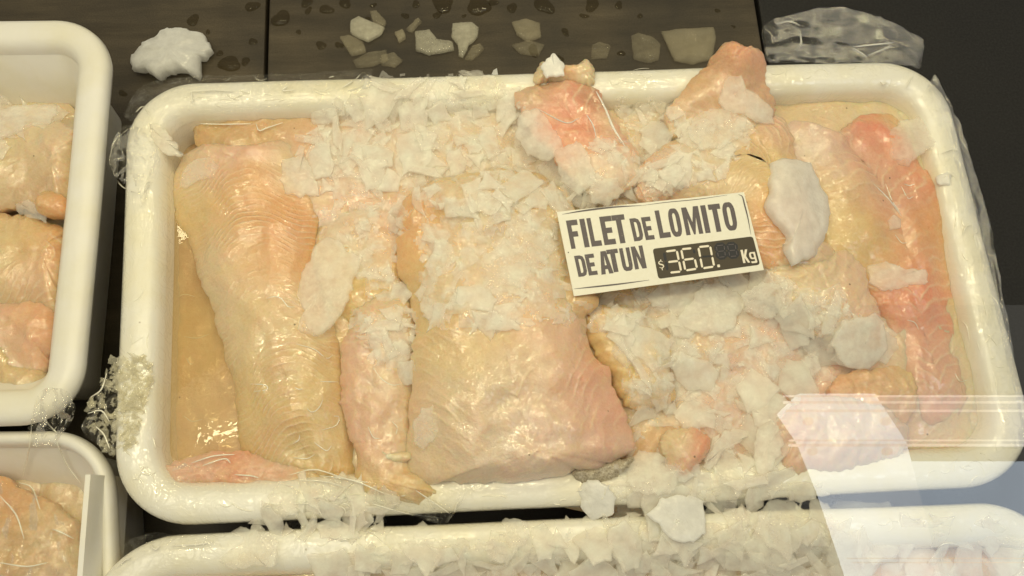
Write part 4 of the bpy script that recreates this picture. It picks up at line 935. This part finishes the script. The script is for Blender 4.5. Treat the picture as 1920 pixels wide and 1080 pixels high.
# lacy crushed slush on the lower left corner of the rim
r = random.Random(77); VV = []; FF = []; off = 0; k = 0
pl = [(215,668),(275,665),(292,700),(265,790),(250,845),(205,850),(180,815),(158,775),(172,745),(192,715)]
while k < 420:
    px = r.uniform(150, 290); py = r.uniform(665, 850)
    if not inside((px+8*nz(px, py, 1, .08), py+8*nz(py, px, 4, .08)), pl): continue
    if px < 212 and r.random() < .55: continue
    k += 1; p = onsurf(px, py)
    if px < 215: p = P(px, py, max(p[2], 5.4+.5*(px-150)/65+.15*nz(px, py, 0, .05)))
    me, V, F = r.choice(LIB); s_ = r.uniform(.08, .34); q = Matrix.Rotation(r.uniform(0, 6.28), 3, 'Z') @ Matrix.Rotation(r.gauss(0, .5), 3, 'X')
    W = (np.array(q) @ (V*s_).T).T + p + np.array([0, 0, r.uniform(0, .12)]); VV.append(W); FF += [[v+off for v in f] for f in F]; off += len(W)
o = mesh('slush', np.vstack(VV), FF, M['ice_semi']); set_thick(o.data, [1.]*off); tag(o, 'granular frozen slush clinging to the lower left corner of the large tray', 'slush', kind='stuff')
# amber juice standing along the left side of the large tray
t = NT('fish_juice'); co = t.coord(); n = t.noise(co, .8, 3).outputs[0]
fr = t.n('ShaderNodeFresnel', {'IOR': 1.33, 'Normal': t.bump(n, .5, .03)}).outputs[0]
a_ = t.n('ShaderNodeMixShader', {0: .30, 1: t.n('ShaderNodeBsdfTransparent', {'Color': (.98, .88, .66, 1)}).outputs[0], 2: t.pr(base=(.74, .54, .28, 1), rough=.3)}).outputs[0]
M['juice'] = t.done(t.n('ShaderNodeMixShader', {0: fr, 1: a_, 2: t.n('ShaderNodeBsdfGlossy', {'Roughness': .03, 'Normal': t.bump(n, .5, .03)}).outputs[0]}).outputs[0])
ol = cr_closed([P(a, b, 5.0)[:2] for a, b in [(296,420),(345,400),(400,480),(430,600),(470,760),(520,930),(400,940),(300,925),(286,800),(288,600)]], 60)
c0 = ol.mean(0); V = [(c0[0], c0[1], 5.0)]+[(p[0], p[1], 5.0) for p in ol]; F = [(0, 1+k, 1+(k+1) % len(ol)) for k in range(len(ol))]
F = [tuple(reversed(f)) for f in F] if sum(ol[i][0]*ol[(i+1) % len(ol)][1]-ol[(i+1) % len(ol)][0]*ol[i][1] for i in range(len(ol))) < 0 else F
o = mesh('fish_juice', V, F, M['juice']); tag(o, 'amber fish juice pooled along the left wall of the large tray', 'juice', kind='stuff')

# wet glints of the film on the fillets, put in as pale curled tubes
def folds(label, lst):
    for c_ in lst:
        pts = [onsurf(px, py)+np.array([0, 0, .015]) for px, py in cr_open([np.array(q, float) for q in c_], 9)]
        V, F = tube(pts, .024, 6); o = mesh('film_fold_glint', V, F, M['crease']); tag(o, label, 'film fold', 'film fold glints on the fillets')
folds('thin pale curl standing in for a film glint on a fillet',
 [[(345,631),(370,634),(393,626)],[(350,672),(356,682),(362,682)],[(470,720),(498,722),(500,731),(475,734)],[(552,726),(560,730),(568,729)],[(575,765),(585,773),(598,765),(605,750)],[(622,780),(636,782),(630,798),(605,806)],[(550,832),(560,825),(562,815)],[(590,830),(612,845),(622,835)],[(550,858),(575,860),(590,852)],
  [(500,560),(515,556),(528,560),(540,575),(552,575)],[(555,645),(590,655),(612,672),(625,665)],[(600,715),(620,716),(633,716)],[(700,690),(715,710),(735,722),(752,720)],[(1800,600),(1812,612),(1818,640)],[(1790,700),(1800,715),(1815,712)],[(1700,600),(1715,605),(1722,618)],[(690,800),(700,820),(712,822)],[(735,790),(745,802),(742,815)],[(330,560),(345,552),(365,556)],[(345,780),(360,790),(380,786)],[(1690,350),(1702,372),(1712,368)],[(1695,345),(1705,348),(1715,345)],[(1678,440),(1690,455),(1700,455)],[(1660,345),(1672,375),(1688,400)]])

# ------------------------------------------------------------------ divider plate in the lower left tray
V = []
for (px, py, z) in ((160,890,7.0),(150,1010,7.2),(143,1100,7.2)):
    a = P(px, py, z); V += [a, a+np.array([.22, 0, 0]), a+np.array([.5, 0, -3.2]), a+np.array([.1, 0, -3.2])]
F = [(0,1,2,3)[::-1]]
for l in (0, 1):
    for k in range(4): F.append((l*4+k, l*4+(k+1) % 4, (l+1)*4+(k+1) % 4, (l+1)*4+k))
F.append((8,9,10,11))
o = mesh('divider_plate', V, F, M['tray_bare'], smooth=False); tag(o, 'thin upright white plate standing in the lower left tray', 'divider')

# ------------------------------------------------------------------ display-case glass  and what it mirrors
def glass_mat():
    t = NT('display_glass'); co = t.coord(12)
    fr = t.n('ShaderNodeFresnel', {'IOR': 1.52}).outputs[0]
    f = t.math('MULTIPLY', fr, 1.9)
    gl = t.n('ShaderNodeBsdfGlossy', {'Color': (1, 1, 1, 1), 'Roughness': .004}).outputs[0]
    return t.done(t.n('ShaderNodeMixShader', {0: f, 1: t.n('ShaderNodeBsdfTransparent', {'Color': (.985, .99, .985, 1)}).outputs[0], 2: gl}).outputs[0])
M['glass'] = glass_mat()
ZG_ = 24.0; GT = .0
ga = [P(1440, 572, ZG_), P(2300, 572, ZG_), P(2500, 1500, ZG_), P(1440, 1500, ZG_)]
Vg = [tuple(p) for p in ga]
o = mesh('glass_pane', Vg, [(3, 2, 1, 0)], M['glass'], smooth=False); tag(o, 'clear display-case glass at the lower right with white reflections', 'glass pane')
def MP(px, py, z):
    """where the sight line of a pixel lands at height z after bouncing off the pane"""
    d = ray(px, py); h = CAM+d*((ZG_-CAM[2])/d[2]); r_ = np.array([d[0], d[1], -d[2]]); return h+r_*((z-ZG_)/r_[2])
def glow_mat(name, col, s_):
    t = NT(name); co = t.coord(8); n = t.noise(co, 1.5, 3).outputs[0]
    e = t.n('ShaderNodeEmission', {'Color': t.mix(t.ramp(n, [(.3, g4(0)), (.7, g4(1))]), col, tuple(c*.86 for c in col[:3])+(1,)), 'Strength': s_}).outputs[0]
    return t.done(e)
M['panel'] = glow_mat('lit_panel', (.86, .93, 1.0, 1), 5.0)
M['panel_blue'] = glow_mat('dim_blue_panel', (.78, .89, 1.0, 1), 4.4)
M['panel_lilac'] = glow_mat('dim_lilac_panel', (.90, .88, 1.0, 1), 1.7)
M['tube'] = glow_mat('glow_rail', (1.0, .95, .93, 1), 3.8)
def box_from(pts, z, th, mat, name, par):
    lo = [MP(x, y, z) for x, y in pts]; hi = [p+np.array([0, 0, th]) for p in lo]; n = len(pts)
    F = [tuple(range(n)), tuple(range(2*n-1, n-1, -1))]+[(k, (k+1) % n, n+(k+1) % n, n+k) for k in range(n)]
    return mesh(name, lo+hi, F, M[mat], par, smooth=False)
lampo = empty('ceiling_light', MP(1700, 900, 95)); tag(lampo, 'unseen lit ceiling light with added glowing rails and panels mirrored in the display glass', 'ceiling light')
box_from([(1462,775),(1500,738),(1640,738),(1700,830),(1765,1085),(1592,1085),(1540,930),(1500,830)], 95, 1.0, 'panel', 'diffuser', lampo)
box_from([(1545,865),(1980,865),(1980,1120),(1600,1120)], 97.5, 1.0, 'panel_blue', 'blue_glow_panel', lampo)  # added glowing panel that makes the blue veil in the pane
box_from([(1640,744),(1985,744),(1985,836),(1560,836)], 97.0, .4, 'panel_lilac', 'lilac_glow_panel', lampo)  # added glowing panel for the lilac veil between the rails
for y0, y1, x0 in ((741,744,1470),(752,756,1470),(768,772,1475),(824,827,1480),(832,837,1480),(1046,1048,1590),(1054,1056,1600)):
    box_from([(x0,y0),(1990,y0),(1990,y1),(x0,y1)], 93.5, .3, 'tube', 'glow_rail', lampo)  # rails given emission so they show bright in the mirror image

for x_, y_ in ((1516, 790), (1662, 790), (1524, 846), (1664, 846)):
    box_from([(x_+10*math.cos(a_*math.pi/5), y_+8*math.sin(a_*math.pi/5)) for a_ in range(10)], 93.0, .3, 'tube', 'glow_clip', lampo)  # rail brackets, made to glow for the mirror image
